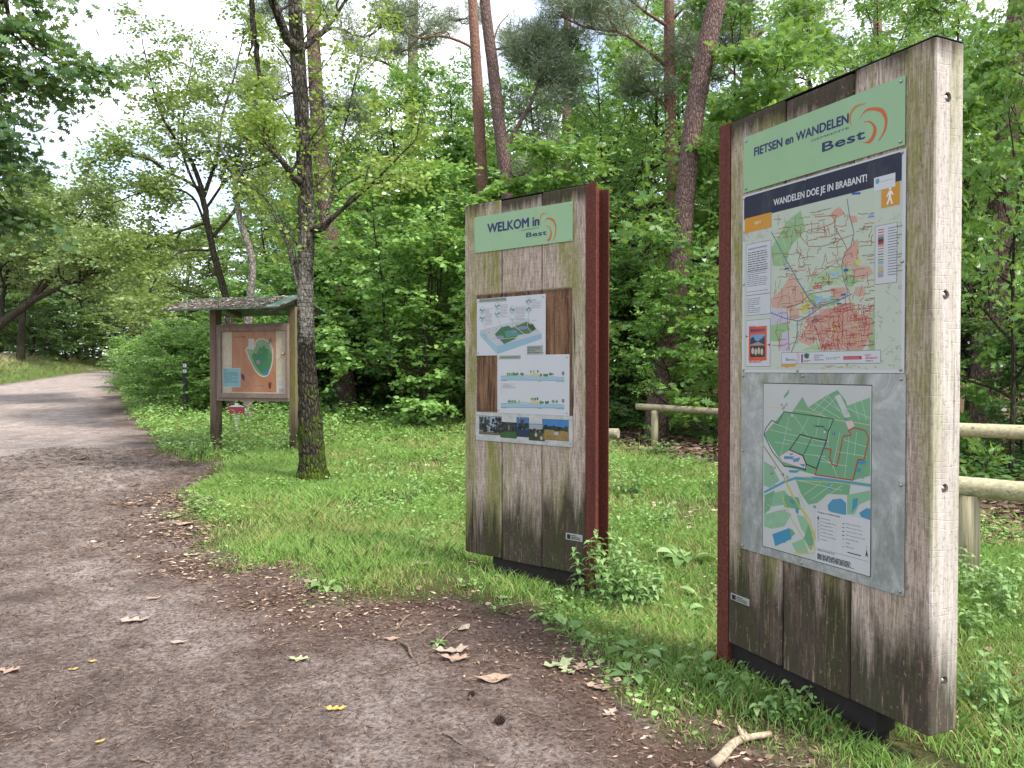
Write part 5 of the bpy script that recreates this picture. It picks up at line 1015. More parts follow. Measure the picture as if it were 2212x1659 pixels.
pr.poly([(744, 765), (766, 765), (764, 800), (755, 808), (746, 800)], '7a2a2a', 3); pr.rect((742, 758), (768, 764), '7a3a2a', 3.2); pr.lines((742, 812), (770, 828), 2, .004, '7a4a3a', 3)
pr.lines((494, 440), (560, 560), 9, .003, 'b87350', 3, 4)
pr.quad((408, 652), (537, 652), (537, 795), (408, 792), 'a2cdd0', 3); pr.quad((413, 658), (532, 658), (532, 789), (413, 787), '8cc0c8', 3.4); pr.lines((417, 664), (470, 672), 1, .008, '2c4a58', 4, 1); pr.lines((417, 680), (525, 762), 10, .006, '3a6470', 4, 5)
pr.quad((412, 800), (470, 800), (470, 824), (412, 824), 'cfc4b0', 2); pr.quad((808, 732), (865, 732), (865, 842), (808, 842), 'ddd4c8', 2.5); pr.lines((814, 742), (858, 786), 5, .005, '9a948c', 3, 6)
pr.rect((822, 800), (860, 836), '5f9f90', 3); pr.rect((825, 803), (857, 833), 'd8dcd4', 3.5); pr.ptext('DB', (829, 828), (853, 828), 20, '2f7a60', 4, .02)
pr.build('posters', PM, K)
# roof: two green sheets, ridge right over the board
rd = .70; zr, ze = 2.66+kz, 2.432+kz; xa, xb = -.43, KW+.15
RG = NT('green_roof_sheet', .5, .35); n_ = RG.noise(RG.obj(), 6, 6, .75); RG.color(RG.mix(RG.ramp(n_, [(.52, 0.), (.66, .8)]), (.045, .085, .062), (.36, .38, .33)))
def roofsheet(sgn, mat, nm, par, a=xa, b=xb, lift=0., th=.018, e0=0., e1=1.):
    f = lambda t: (sgn*rd*t+(0), zr+(ze-zr)*t+lift); (y0, z0), (y1, z1) = f(e0), f(e1); vs = [(x, y, z+d) for d in (0, th) for (y, z) in ((y0, z0), (y1, z1)) for x in (a, b)]
    return MB().add(vs, [(0, 2, 3, 1), (4, 5, 7, 6), (0, 1, 5, 4), (2, 6, 7, 3), (0, 4, 6, 2), (1, 3, 7, 5)]).build(nm, mat, par)
rs = roofsheet(-1, RG.m, 'roof_sheet', K, e0=.012); roofsheet(1, RG.m, 'roof_sheet', K, e0=.012)
MB().cyl((xa, 0, zr+.012), (xb, 0, zr+.012), .018, n=8).build('ridge', RG.m, K)
for x in (-.02, KW-.03):
    for sg in (-1, 1): MB().add([(x, sg*.03, zr-.012), (x+.05, sg*.03, zr-.012), (x+.05, sg*.62, ze+.02), (x, sg*.62, ze+.02), (x, sg*.03, zr-.10), (x+.05, sg*.03, zr-.10), (x+.05, sg*.62, ze-.04), (x, sg*.62, ze-.04)], [(0, 1, 2, 3), (4, 7, 6, 5), (0, 4, 5, 1), (1, 5, 6, 2), (2, 6, 7, 3), (3, 7, 4, 0)]).build('rafter', wk, K)
g = np.random.default_rng(2); k = 4200; u = np.clip(g.normal(.42, .34, k), .0, .86); v_ = g.random(k)**.8; P = np.stack([xa+(xb-xa)*u, -rd*v_, zr+(ze-zr)*v_+.022+.006*g.random(k)], 1)
a = g.uniform(0, 6.3, k); Vv, Qq = faces_from(P, np.stack([np.cos(a), np.sin(a), g.normal(0, .1, k)], 1), np.stack([g.normal(0, .4, k), g.normal(0, .4, k), np.ones(k)], 1), .055*g.uniform(.4, 1.5, k), shape_diamond(), .12)
LIT = NT('litter', .85, .15); LIT.color(LIT.ramp(LIT.attr('v'), [(0, (.045, .03, .022)), (.35, (.13, .085, .062)), (.65, (.27, .18, .13)), (.88, (.45, .32, .24)), (1, (.62, .52, .38))]))
RLM = NT('roof_litter', .85, .15); RLM.color(RLM.ramp(RLM.attr('v'), [(0, (.20, .15, .12)), (.5, (.38, .31, .26)), (1, (.56, .50, .43))]))
props(mk('needle_litter', Vv, N=Qq, mat=RLM.m, parent=K, v=g.uniform(.2, 1., k)), kind='stuff')

# ------------------------------------------------------------------ round-wood rails
RW = pole_mat('round_wood', (.16, .14, .085), (.34, .30, .21)); RW2 = pole_mat('pale_round_wood', (.27, .235, .13), (.52, .47, .31)); PW2 = pole_mat('post_wood', (.17, .15, .085), (.38, .34, .22), 2)
def rail(name, label, pa, pb, z, r, posts, mat, group='round-wood barrier rails'):
    pa, pb = Vector((*pa, 0)), Vector((*pb, 0)); d = (pb-pa); base = at_ground(*((pa+pb)/2).xy); t = thing(name, base, 0, label, 'barrier rail', group); n = 14; K_ = 26
    za, zb_ = z if isinstance(z, tuple) else (z, z)
    pts = [(pa+d*i/K_).xyz-base+Vector((0, 0, base.z+za+(zb_-za)*i/K_-base.z)) for i in range(K_+1)]; pts = [Vector((p.x, p.y, za+(zb_-za)*i/K_-base.z)) for i, p in enumerate(pts)]
    gg = np.random.default_rng(len(label)); rr = r*(1+.05*np.cumsum(gg.normal(0, .12, K_+1))); V, Q = tube([tuple(p) for p in pts], rr, n, .02, gg)
    c0 = np.array(pts[0]); c1 = np.array(pts[-1]); V = np.vstack([V, c0, c1]); i0 = len(V)-2; T = [(i0, (j+1) % n, j) for j in range(n)]+[(i0+1, K_*n+j, K_*n+(j+1) % n) for j in range(n)]
    mk('rail', V, Q, mat, t, smooth=False, T=T).data.polygons.foreach_set('use_smooth', [True]*len(Q)+[False]*len(T))
    for (f, pr_) in posts:
        q = pa+d*f; zt = za+(zb_-za)*f-base.z-r*.82; gz = float(height(q.x, q.y))-base.z; MB().cyl((q.x-base.x, q.y-base.y, gz-.2), (q.x-base.x, q.y-base.y, zt), pr_, pr_*.97, 14).build('post', PW2, t, True)
    return t
q0, q1 = PY(1374, 878, 13.4), PY(1640, 892, 12.6); rail('wooden_rail', 'low weathered rail between the two sign pillars with its post at the left end', (q0.x, q0.y), (q1.x, q1.y), (q0.z, q1.z-.02), .058, [(.16, .062), (.85, .062)], RW)
q0, q1 = PY(1100, 930, 9.6), PY(1336, 936, 9.0); rail('wooden_rail', 'cut end of a rail peeking out right of the middle pillar\'s rusty steel', (q0.x, q0.y), (q1.x, q1.y), (q0.z, q1.z), .055, [(.2, .06), (.8, .06)], RW)
q0, q1 = PY(2020, 1045, 5.6), PY(2420, 1082, 4.95); rail('wooden_rail', 'thick pale rail nearest the camera at the right edge, with its post behind the pillar', (q0.x, q0.y), (q1.x, q1.y), (q0.z, q1.z), .072, [(.20, .075), (.9, .075)], RW2)
q0, q1 = PY(1990, 925, 8.6), PY(2420, 942, 7.7); rail('wooden_rail', 'pale farther rail above the nearest one at the right edge', (q0.x, q0.y), (q1.x, q1.y), (q0.z, q1.z), .075, [(.1, .07), (.9, .07)], RW2)

# ------------------------------------------------------------------ small things by the path
b = ground(400, 826); Ym = 19.0; b = at_ground(*PY(400, 830, Ym).xy); hm = HC+(800-781)/F*Ym-b.z
t = thing('marker_post', b, .25, 'short black route marker post with two white tiles in the weeds left of the noticeboard', 'marker post')
MB().box(-.05, .05, -.05, .05, -.1, hm, .006).build('post', plain('black_plastic', (.012, .013, .013), .5, .4), t)
for z in (hm-.14, hm-.28): MB().box(-.042, .042, -.056, -.0505, z, z+.085, .001).build('tile', plain('white_tile', (.62, .63, .64), .5, .4), t)
for ch_, w_, z in (('P', .012, hm-.125), ('1', .008, hm-.262)): mt = Print(None, None, 0, 0); mt.y = -.0565; mt.text(ch_, -w_, w_, z, .045, '303438', 1); mt.build('lettering', PRINT, t)
b = at_ground(*PY(511, 905, 15.5).xy); zt = HC+(800-879)/F*15.5-b.z
t = thing('low_sign', b, -.1, 'small dark red tilted sign on a grey stake half sunk in weeds under the noticeboard', 'small sign')
MB().box(-.035, .035, .0, .03, -.1, zt+.075).build('stake', GALV, t)
q = .175; MB().add([(-q, -.03, zt-.14), (q, -.03, zt-.14), (q, -.008, zt-.0), (-q, -.008, zt-.0), (-q, -.02, zt-.14), (q, -.02, zt-.14), (q, -.0, zt), (-q, -.0, zt)], [(0, 1, 2, 3), (4, 7, 6, 5), (0, 4, 5, 1), (3, 2, 6, 7), (0, 3, 7, 4), (1, 5, 6, 2)]).build('board', plain('dark_red_paint', (.13, .008, .018), .5, .4), t)
MB().add([(-q, -.006, zt+.002), (q, -.006, zt+.002), (q*.45, .0, zt+.035), (-q*.45, .0, zt+.035), (-q, .002, zt+.002), (q, .002, zt+.002), (q*.45, .006, zt+.035), (-q*.45, .006, zt+.035)], [(0, 1, 2, 3), (4, 7, 6, 5), (0, 4, 5, 1), (3, 2, 6, 7), (0, 3, 7, 4), (1, 5, 6, 2)]).build('white_edge', plain('pale_paint', (.30, .30, .29), .5), t)
b = at_ground(*PY(134, 790, 60).xy); t = thing('thin_post', b, 0, 'tall thin rusty pole standing in the meadow grass left of the path', 'pole')
p1 = PY(142, 672, 60)-b; MB().cyl((0, 0, -.1), tuple(p1), .05, .035, 8).build('pole', BK['dark'], t, True); MB().cyl(tuple(p1), (p1.x, p1.y, p1.z+.03), .05, n=8).build('cap', DARK, t)

# ------------------------------------------------------------------ fallen leaves, sticks, cones on the ground (each one a thing)
def gz(x, y): return float(height(x, y))+(.016*(float(vnoise(x, y, .35, 3))-.5)+.008*(float(vnoise(x, y, .12, 4))-.5) if y < 16 else 0)
def strip_leaf(L_, outline, curl, wave, seed):
    """a dead leaf as a curled sheet: rows along the midrib, outline gives the half width"""
    g = np.random.default_rng(seed); n = 22; u = np.linspace(0, 1, n); hw = np.interp(u, outline[:, 0], outline[:, 1]); V, Q = [], []; sd2 = g.uniform(0, 6)
    for i in range(n):
        for j, s_ in enumerate((-1, -.5, 0, .5, 1)):
            w_ = hw[i]*s_*(1 if s_ > 0 else .92); z = curl*(u[i]-.5)**2*L_+abs(s_)*hw[i]*L_*wave*(1+.8*math.sin(u[i]*9+sd2+s_))+.004
            V.append(((u[i]-.5)*L_, w_*L_+.03*L_*math.sin(u[i]*3+sd2), z))
    for i in range(n-1):
        for j in range(4): a = i*5+j; Q.append((a, a+1, a+6, a+5))
    return V, Q
OAKO = np.array([(0, .01), (.10, .012), (.14, .05), (.22, .20), (.28, .19), (.33, .07), (.40, .10), (.50, .31), (.56, .28), (.60, .09), (.68, .13), (.78, .26), (.83, .20), (.86, .08), (1, .01)]); OVAL = np.array([(0, .01), (.08, .03), (.3, .2), (.6, .24), (.85, .14), (1, .01)])
def dm(c, nm): return plain(nm, c, .75, .2, var=.18, scale=60, bump=.3)
DL = {'tan': dm((.36, .25, .18), 'tan_leaf'), 'green': dm((.36, .40, .22), 'pale_green_leaf'), 'brown': dm((.19, .11, .075), 'brown_leaf'), 'yellow': dm((.60, .40, .10), 'yellow_leaf'), 'pale': dm((.38, .30, .24), 'pale_leaf')}
r4 = lambda x, y: ((900+x/2.212)/1.1573, (1250+y/2.212)/1.1573); r3 = lambda x, y: (x/1.803/1.1573, (1000+y/1.803)/1.1573)
for q, L_, kind, ol, rz, lb in [(r4(1090, 925), .19, 'green', OAKO, .4, 'pale green oak leaf, largest of the cluster at the grass edge'), (r4(1150, 955), .13, 'green', OAKO, 2.2, 'smaller pale green oak leaf tucked under the largest one'), (r4(1215, 940), .12, 'tan', OAKO, 1.3, 'tan oak leaf right of the two pale green ones'),
    (r4(1315, 1052), .14, 'tan', OAKO, -.5, 'tan lobed leaf lying below the weeds between the pillars'), (r4(1378, 1190), .10, 'yellow' if 0 else 'pale', OAKO, .9, 'small pale star-like leaf on the dark soil near the grass'), (r4(735, 1000), .19, 'tan', OVAL, .15, 'long tan leaf lying flat below the chips'), (r4(500, 838), .20, 'pale', OAKO, .1, 'crumpled pale leaf among the bark chips'),
    (r4(520, 885), .18, 'tan', OAKO, -.2, 'dull tan leaf just under the crumpled pale one'), (r4(175, 772), .10, 'tan', OVAL, 0., 'small tan leaf beside the forked stick'), (r4(320, 362), .20, 'pale', OAKO, -.1, 'curled pale leaf in the grass left of the middle pillar'), (r4(255, 296), .22, 'pale', OVAL, .35, 'long pale leaf in the grass above the curled one'),
    (r3(1345, 1178), .13, 'green', OAKO, -.1, 'pale green lobed leaf alone in the middle of the bare soil'), (r3(1512, 1398), .10, 'yellow', OAKO, 0., 'yellowish star-shaped leaf at the bottom centre'), (r3(605, 1000), .20, 'pale', OAKO, .1, 'pale feathery leaf left of centre on the path'), (r3(805, 1100), .10, 'pale', OVAL, .1, 'pale papery flake on the path'), (r3(862, 704), .14, 'green', OAKO, .3, 'greenish oak leaf at the corner of the grass'),
    (r3(868, 813), .10, 'tan', OAKO, -.3, 'tan leaf under the greenish corner leaf'), (r3(690, 902), .10, 'tan', OVAL, .2, 'small tan leaf with a stalk on the path'), (r3(450, 1550), .04, 'yellow', OVAL, .6, 'tiny yellow leaf near the bottom left'), (r3(418, 1188), .05, 'yellow', OVAL, .1, 'small yellow leaf, right one of a pair on the path'), (r3(330, 1222), .05, 'yellow', OVAL, .5, 'small yellow leaf, left one of a pair on the path'),
    (r3(35, 1228), .14, 'tan', OAKO, 0., 'tan leaf at the left edge of the picture'), (r3(1410, 825), .17, 'pale', OAKO, -.3, 'pale leaf caught in the grass edge, left of two'), (r3(1560, 822), .13, 'tan', OAKO, .4, 'tan leaf caught in the grass edge, right of two'), (r3(600, 392), .22, 'brown', OAKO, 0., 'brown leaf clump in the middle of the far path'), (r3(365, 268), .26, 'brown', OVAL, 0., 'long brown leaf across the far path'),
    (r3(830, 565), .24, 'tan', OVAL, .1, 'tan leaf heap beside the grass bulge'), (r3(780, 532), .20, 'tan', OAKO, .2, 'tan leaf just above the leaf heap'), (r3(1212, 400), .15, 'brown', OAKO, .2, 'brown leaf in the grass left of the birch'), (r4(800, 545), .13, 'pale', OVAL, -.2, 'pale leaf below the plinth of the middle pillar'), (r4(575, 720), .12, 'pale', OVAL, 1., 'upright pale splinter of bark among the chips')]:
    b = ground(*q); b.z = gz(b.x, b.y)+.004; t = thing('fallen_leaf', b, rz, lb, 'fallen leaf', 'single fallen leaves on the ground'); V, Q = strip_leaf(L_, ol, .5, .18, int(L_*1000+q[0])); mk('blade', V, Q, DL[kind], t, smooth=True)
    MB().cyl((-L_*.5, .03*L_, .008), (-L_*.72, 0, .012), .0018, .0014, 5).build('stalk', DL['brown'], t)
SB = plain('stick_bark', (.20, .15, .11), .85, .1, var=.4, scale=70, bump=.6); SBP = plain('pale_stick', (.42, .33, .24), .85, .1, var=.3, scale=50, bump=.6)
for a, c, r_, m_, lb in [(r4(175, 728), r4(290, 640), .010, SB, 'grey stick at the top left of the chip band'), (r4(212, 785), r4(302, 872), .011, SB, 'short mossy stick ending beside the dark soil'), (r4(385, 808), r4(600, 690), .007, SB, 'bent twig running through the bark chips'), (r4(170, 945), r4(405, 880), .004, SB, 'thin twig on the dark soil below the chips'),
    (r4(1930, 1475), r4(2260, 1310), .020, SBP, 'thick pale broken stick at the bottom right foot of the nearest pillar'), (r4(1920, 1470), r4(2100, 1425), .006, SBP, 'thin splinter beside the thick pale stick'), (r4(1758, 1112), r4(1845, 1142), .009, SBP, 'short pale stick in the grass edge, upper of two'), (r4(1702, 1145), r4(1765, 1190), .008, SB, 'short brown stick in the grass edge, lower of two'),
    (r4(1150, 1285), r4(1290, 1270), .004, SB, 'thin straight twig on the bare soil'), (r4(455, 1300), r4(570, 1355), .005, SB, 'dark crooked twig near the bottom centre'), (r3(590, 1638), r3(680, 1645), .005, SB, 'twig at the bottom left of the path'), (r4(330, 745), r4(372, 705), .008, SB, 'stubby stick between the grey stick and the bent twig'), (r4(1570, 925), r4(1610, 940), .010, SBP, 'pale stub half hidden in the plantains'),
    (r3(1100, 955), r3(1170, 925), .006, SB, 'curved twig at the right side of the path'), (r3(740, 422), r3(870, 428), .008, SB, 'long twig at the grass corner by the birch')]:
    p0, p1 = ground(*a), ground(*c); md = (p0+p1)/2; md.z = gz(md.x, md.y); t = thing('stick', md, 0, lb, 'stick', 'sticks lying on the ground'); n = 9; d = p1-p0; sdv_ = Vector((-d.y, d.x, 0)).normalized()
    g = np.random.default_rng(int(a[0]*7)); pts = []
    for i in range(n): f = i/(n-1); p = p0+d*f+sdv_*(d.length*.05*math.sin(f*5+a[0])); pts.append((p.x-md.x, p.y-md.y, gz(p.x, p.y)-md.z+r_*(.9+.6*math.sin(f*3))))
    V, Q = tube(pts, r_*np.linspace(1, .6, n), 8, .22, g); k0 = len(V); V = np.vstack([V, pts[0], pts[-1]]); T = [(k0, (j+1) % 8, j) for j in range(8)]+[(k0+1, (n-1)*8+j, (n-1)*8+(j+1) % 8) for j in range(8)]; mk('wood', V, Q, m_, t, T=T, smooth=True)
    if d.length > .25: f = pts[5]; MB().cyl(f, (f[0]+sdv_.x*.05+d.x*.1, f[1]+sdv_.y*.05+d.y*.1, f[2]+.02), r_*.5, r_*.3, 6).build('side_twig', m_, t)
CM = plain('cone_scales', (.045, .028, .02), .7, .25, var=.3, scale=40)
for q, L_, lb in [(r4(775, 1245), .050, 'open pine cone on the bare soil at the bottom centre'), (r4(618, 1080), .034, 'small closed pine cone below the long tan leaf')]:
    b = ground(*q); b.z = gz(b.x, b.y)+L_*.33; t = thing('pine_cone', b, .5, lb, 'pine cone'); m = MB(); m.cyl((-L_*.45, 0, 0), (L_*.45, 0, 0), L_*.16, L_*.10, 8)
    for k in range(64):
        u = k/64; a = k*2.39996; x = (-.48+.92*u)*L_; r_ = L_*.40*math.sin(math.pi*(u*.85+.13)); ca, sa = math.cos(a), math.sin(a); w_ = L_*.11; e = Vector((x+L_*.10, ca*r_, sa*r_)); s0 = Vector((x, ca*r_*.25, sa*r_*.25)); tv = Vector((0, -sa, ca))*w_; nv = Vector((-L_*.05, ca*L_*.02, sa*L_*.02))
        m.add([s0-tv*.6, s0+tv*.6, e+tv, e+Vector((L_*.04, 0, 0)), e-tv, e+nv], [(0, 1, 5), (1, 2, 5), (2, 3, 5), (3, 4, 5), (4, 0, 5), (0, 4, 3, 2, 1)])
    m.build('scales', CM, t)

# ------------------------------------------------------------------ weeds one can tell apart
WL_ = leaf_mat('weed_leaves', [(0, (.07, .16, .03)), (.5, (.14, .28, .08)), (1, (.26, .42, .16))], (.3, .45, .1), .3, .42, .4)
def sheet_leaf(V, Q, vv, p, d, L_, w_, droop, lift, g):
    """a smooth broad leaf made of a small grid, with a raised edge and a drooping tip"""
    d = Vector(d).normalized(); sd = Vector((-d.y, d.x, 0)).normalized(); n = 6; k0 = len(V); tw = g.uniform(-.25, .25); sh = g.uniform(.1, .9)
    for i in range(n+1):
        u = i/n; hw = w_*.5*math.sin(math.pi*min(1, u**.75*.97+.03))**.8; c = Vector(p)+d*L_*u+Vector((0, 0, lift*L_*u-droop*L_*u*u))
        for s_ in (-1, 0, 1): V.append(tuple(c+sd*hw*s_+Vector((0, 0, abs(s_)*hw*.35+tw*s_*hw))))
    for i in range(n):
        for j in range(2): a = k0+i*3+j; Q.append((a, a+1, a+4, a+3)); vv.append(min(1, max(0, sh+g.uniform(-.05, .05))))
def rosette(q, R_, lb, n=9, seed=1, spikes=2):
    b = ground(*q) if not isinstance(q, Vector) else q; t = thing('plantain', b, 0, lb, 'plantain', 'broad-leaved plantains along the grass edge'); g = np.random.default_rng(seed); V, Q, vv = [], [], []; S = MB()
    for k in range(n):
        a = k*2.4+g.uniform(-.3, .3); el = g.uniform(.2, .9); d = (math.cos(a), math.sin(a), 0); st = R_*g.uniform(.2, .5); e = Vector((d[0]*st, d[1]*st, st*el)); S.cyl((0, 0, 0), tuple(e), .0028, .002, 5)
        sheet_leaf(V, Q, vv, e, d, R_*g.uniform(.6, 1.05), R_*g.uniform(.38, .55), g.uniform(.3, .8), el*g.uniform(.4, .9), g)
    mk('leaves', V, Q, WL_, t, v=vv, smooth=True)
    for k in range(spikes): a = g.uniform(0, 6.3); h = R_*g.uniform(1, 1.6); S.cyl((0, 0, 0), (math.cos(a)*h*.15, math.sin(a)*h*.15, h), .0018, .001, 4).cyl((math.cos(a)*h*.09, math.sin(a)*h*.09, h*.6), (math.cos(a)*h*.15, math.sin(a)*h*.15, h), .003, .002, 5)
    S.build('stems', plain('weed_stem', (.16, .22, .07), .6) if 'ws' not in globals() else ws, t)
ws = plain('weed_stem', (.16, .22, .07), .6)
for i, (q, R_, lb) in enumerate([(r4(1165, 755), .15, 'biggest plantain rosette, left end of the row below the middle pillar'), (r4(1050, 668), .10, 'small plantain up and left of the biggest one'), (r4(1530, 860), .14, 'plantain with flower spikes in the middle of the row'), (r4(1500, 985), .09, 'low plantain below the spiked one'), (r4(1715, 925), .13, 'plantain with pale drooping leaves left of the nearest pillar\'s steel'),
    (r4(1880, 945), .12, 'plantain close to the nearest pillar\'s steel foot'), (r4(2040, 1035), .12, 'plantain right at the foot of the nearest pillar\'s steel'), (r4(1790, 350), .20, 'lush plantain in the open grass between the pillars'), (r4(1680, 290), .13, 'plantain just behind the lush one'), (r4(1130, 580), .10, 'little plantain under the middle pillar\'s plinth'), (r4(1290, 620), .10, 'plantain at the foot of the nettle clump'),
    (r4(430, 800), .045, 'tiny seedling among the bark chips'), (r4(565, 480), .07, 'single round-leaved plant in the grass below the middle pillar\'s left corner'), (r3(1470, 850), .12, 'fresh green plantain at the front of the grass left of the pillars'), (r4(1900, 560), .13, 'dark leafy plant between the pillars'), (r4(1780, 640), .12, 'plantain with grey-green leaves near the nearest pillar'), (r4(1450, 735), .08, 'plantain between the big and the spiked ones')]):
    rosette(q, R_, lb, 7+i % 4, 200+i, i % 3)
def herb(b, h, n, lb, seed, spread=.16, leafL=.055, group=None, name='nettle', cat='weed'):
    t = thing(name, b, 0, lb, cat, group); g = np.random.default_rng(seed); V, Q, vv = [], [], []; S = MB()
    for k in range(n):
        a = g.uniform(0, 6.3); r0 = spread*math.sqrt(g.random()); base = Vector((math.cos(a)*r0, math.sin(a)*r0, -.01)); tip = base*1.5+Vector((g.normal(0, .03), g.normal(0, .03), h*g.uniform(.6, 1.1))); S.cyl(tuple(base), tuple(tip), .0028, .0012, 4); m_ = max(4, int(h/.045))
        for j in range(1, m_+1):
            f = j/m_; p = base+(tip-base)*f; aa = j*1.57+g.uniform(-.3, .3)
            for s_ in (0, math.pi): sheet_leaf(V, Q, vv, p, (math.cos(aa+s_), math.sin(aa+s_), 0), leafL*(1.15-.55*f)*g.uniform(.8, 1.3), leafL*.42, .7, .35, g)
    mk('leaves', V, Q, WL_, t, v=vv, smooth=True); S.build('stems', ws, t)
for i, (q, h, n, lb) in enumerate([(r4(1360, 560), .50, 18, 'tallest leafy weeds against the rusty steel foot of the middle pillar'), (r4(1460, 600), .40, 20, 'bushy weeds right of the tallest ones by the middle pillar'), (r4(1560, 580), .28, 16, 'lower weeds at the right end of the clump by the middle pillar'), (r4(1180, 600), .17, 5, 'small leafy weeds in front of the middle pillar\'s steel foot'), (r4(745, 470), .10, 2, 'lone seedling under the left end of the middle pillar'),
    (z2(150, 1440), .12, 3, 'weeds at the grass edge under the nearest pillar'), (z2(330, 1440), .11, 3, 'weeds under the middle of the nearest pillar'), (z2(90, 1350), .09, 2, 'weeds beside the steel foot of the nearest pillar'), ((2120, 1290), .34, 12, 'thick weeds round the post of the nearest rail'), ((2180, 1330), .30, 12, 'weeds at the right edge below the nearest rail'), ((2110, 1360), .22, 9, 'short weeds behind the white end of the nearest pillar'),
    ((2170, 1560), .30, 10, 'long-leaved weeds in the bottom right corner'), ((1350, 1070), .30, 14, 'pale weeds in the grass right of the middle pillar\'s steel'), ((1420, 1130), .2, 9, 'small pale weeds in the middle of the gap between the pillars'), ((1530, 1060), .2, 9, 'weeds touching the nearest pillar\'s steel, halfway back'), ((600, 985), .32, 16, 'dark clump of weeds under the noticeboard\'s right half'), ((520, 985), .26, 14, 'weeds under the noticeboard\'s left half'),
    ((880, 1080), .22, 8, 'tuft of weeds in the open grass left of the middle pillar'), ((895, 1180), .18, 4, 'sparse sapling sprig in the grass left of the middle pillar'), ((1440, 985), .22, 12, 'weeds in front of the low weathered rail'), ((820, 1050), .2, 12, 'pale weeds in the grass right of the birch'), ((760, 900), .3, 14, 'tall weeds at the wood edge right of the birch'), ((430, 985), .26, 12, 'weeds spilling onto the path at the noticeboard\'s left post')]):
    b = ground(*q); herb(b, h*(1 if b.y < 8 else 1.2), n, lb, 300+i, .10 if h < .2 else .16+.02*(b.y > 7), .065 if b.y < 6 else .075, 'leafy weeds standing out of the grass')
# shrubs and young trees along the edge of the wood, near ones each with its own words
for a in [
 ('bright', 880, 17.2, 365, 'tall bright green shrub filling the gap left of the middle pillar', None, 1.1),
 ('bright', 1040, 18.5, 430, 'light green shrub touching the top left corner of the middle pillar', None, 1.),
 ('bush', 790, 21, 470, 'leafy shrub just right of the purplish pine trunk', None, 1.1),
 ('bush', 600, 19.5, 520, 'dense green shrub directly behind the noticeboard roof', None, 1.2),
 ('bright', 470, 23.5, 600, 'leafy bush beside the noticeboard\'s left post', None, 1.3),
 ('bright', 400, 33, 690, 'bramble thicket bulging at the right edge of the far path', None, 1.5),
 ('bright', 335, 36, 725, 'low brambles where the far path bends out of sight', None, 1.5),
 ('redoak', 1190, 17.5, 330, 'red oak sapling seen over the right top of the middle pillar', None, 1.1),
 ('redoak', 1350, 16.5, 560, 'young red oak just right of the rusty steel edge of the middle pillar', None, .9),
 ('redoak', 1540, 14.9, 330, 'light green young red oak leaning toward the nearest pillar\'s steel edge', None, .8),
 ('redoak', 1640, 14.6, 120, 'tall young red oak behind the nearest pillar\'s left edge', None, .9),
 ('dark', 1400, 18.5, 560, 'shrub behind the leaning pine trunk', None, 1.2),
 ('dark', 1250, 17, 560, 'dark bush in the shade behind the middle pillar\'s steel edge', None, 1.2),  # low bushes here get dark leaves: canopy shade put into the colour
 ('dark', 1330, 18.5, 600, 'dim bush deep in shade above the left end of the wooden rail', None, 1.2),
 ('redoak', 2185, 9.6, 60, 'tall red oak sapling crowding the right edge of the picture', None, .62),
 ('redoak', 2090, 12.0, 150, 'red oak sapling right behind the nearest pillar\'s white end', None, .7),
 ('pale', 310, 33, 738, 'pale weedy shrub nearest the far end of the path', None, 1.3),
 ('pale', 338, 26, 738, 'pale weedy shrub on the path edge, second from the far end', None, 1.3),
 ('pale', 400, 21.8, 718, 'pale weedy shrub behind the black marker post', None, 1.3),
 ('pale', 468, 20.5, 715, 'pale weedy shrub beside the noticeboard\'s left post', None, 1.3),
 ('redoak', 1440, 14.1, 610, 'low red oak sapling in front of the leaning pine\'s foot', None, .9),
 ('dark', 2230, 10.8, 640, 'low dark bush at the right edge above the far rail', None, 1.),
 ('bush', 960, 24, 300, 'rounded bush standing behind the bright shrub', None, 1.1),
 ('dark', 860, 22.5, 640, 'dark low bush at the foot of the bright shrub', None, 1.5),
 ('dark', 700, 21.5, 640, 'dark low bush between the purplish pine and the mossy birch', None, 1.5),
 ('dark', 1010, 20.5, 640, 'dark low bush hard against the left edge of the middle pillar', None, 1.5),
]: place(a[0], a[1], a[2], a[3], a[4], a[5], squash=a[6])
gA = 'leafy trees of the second row inside the wood'
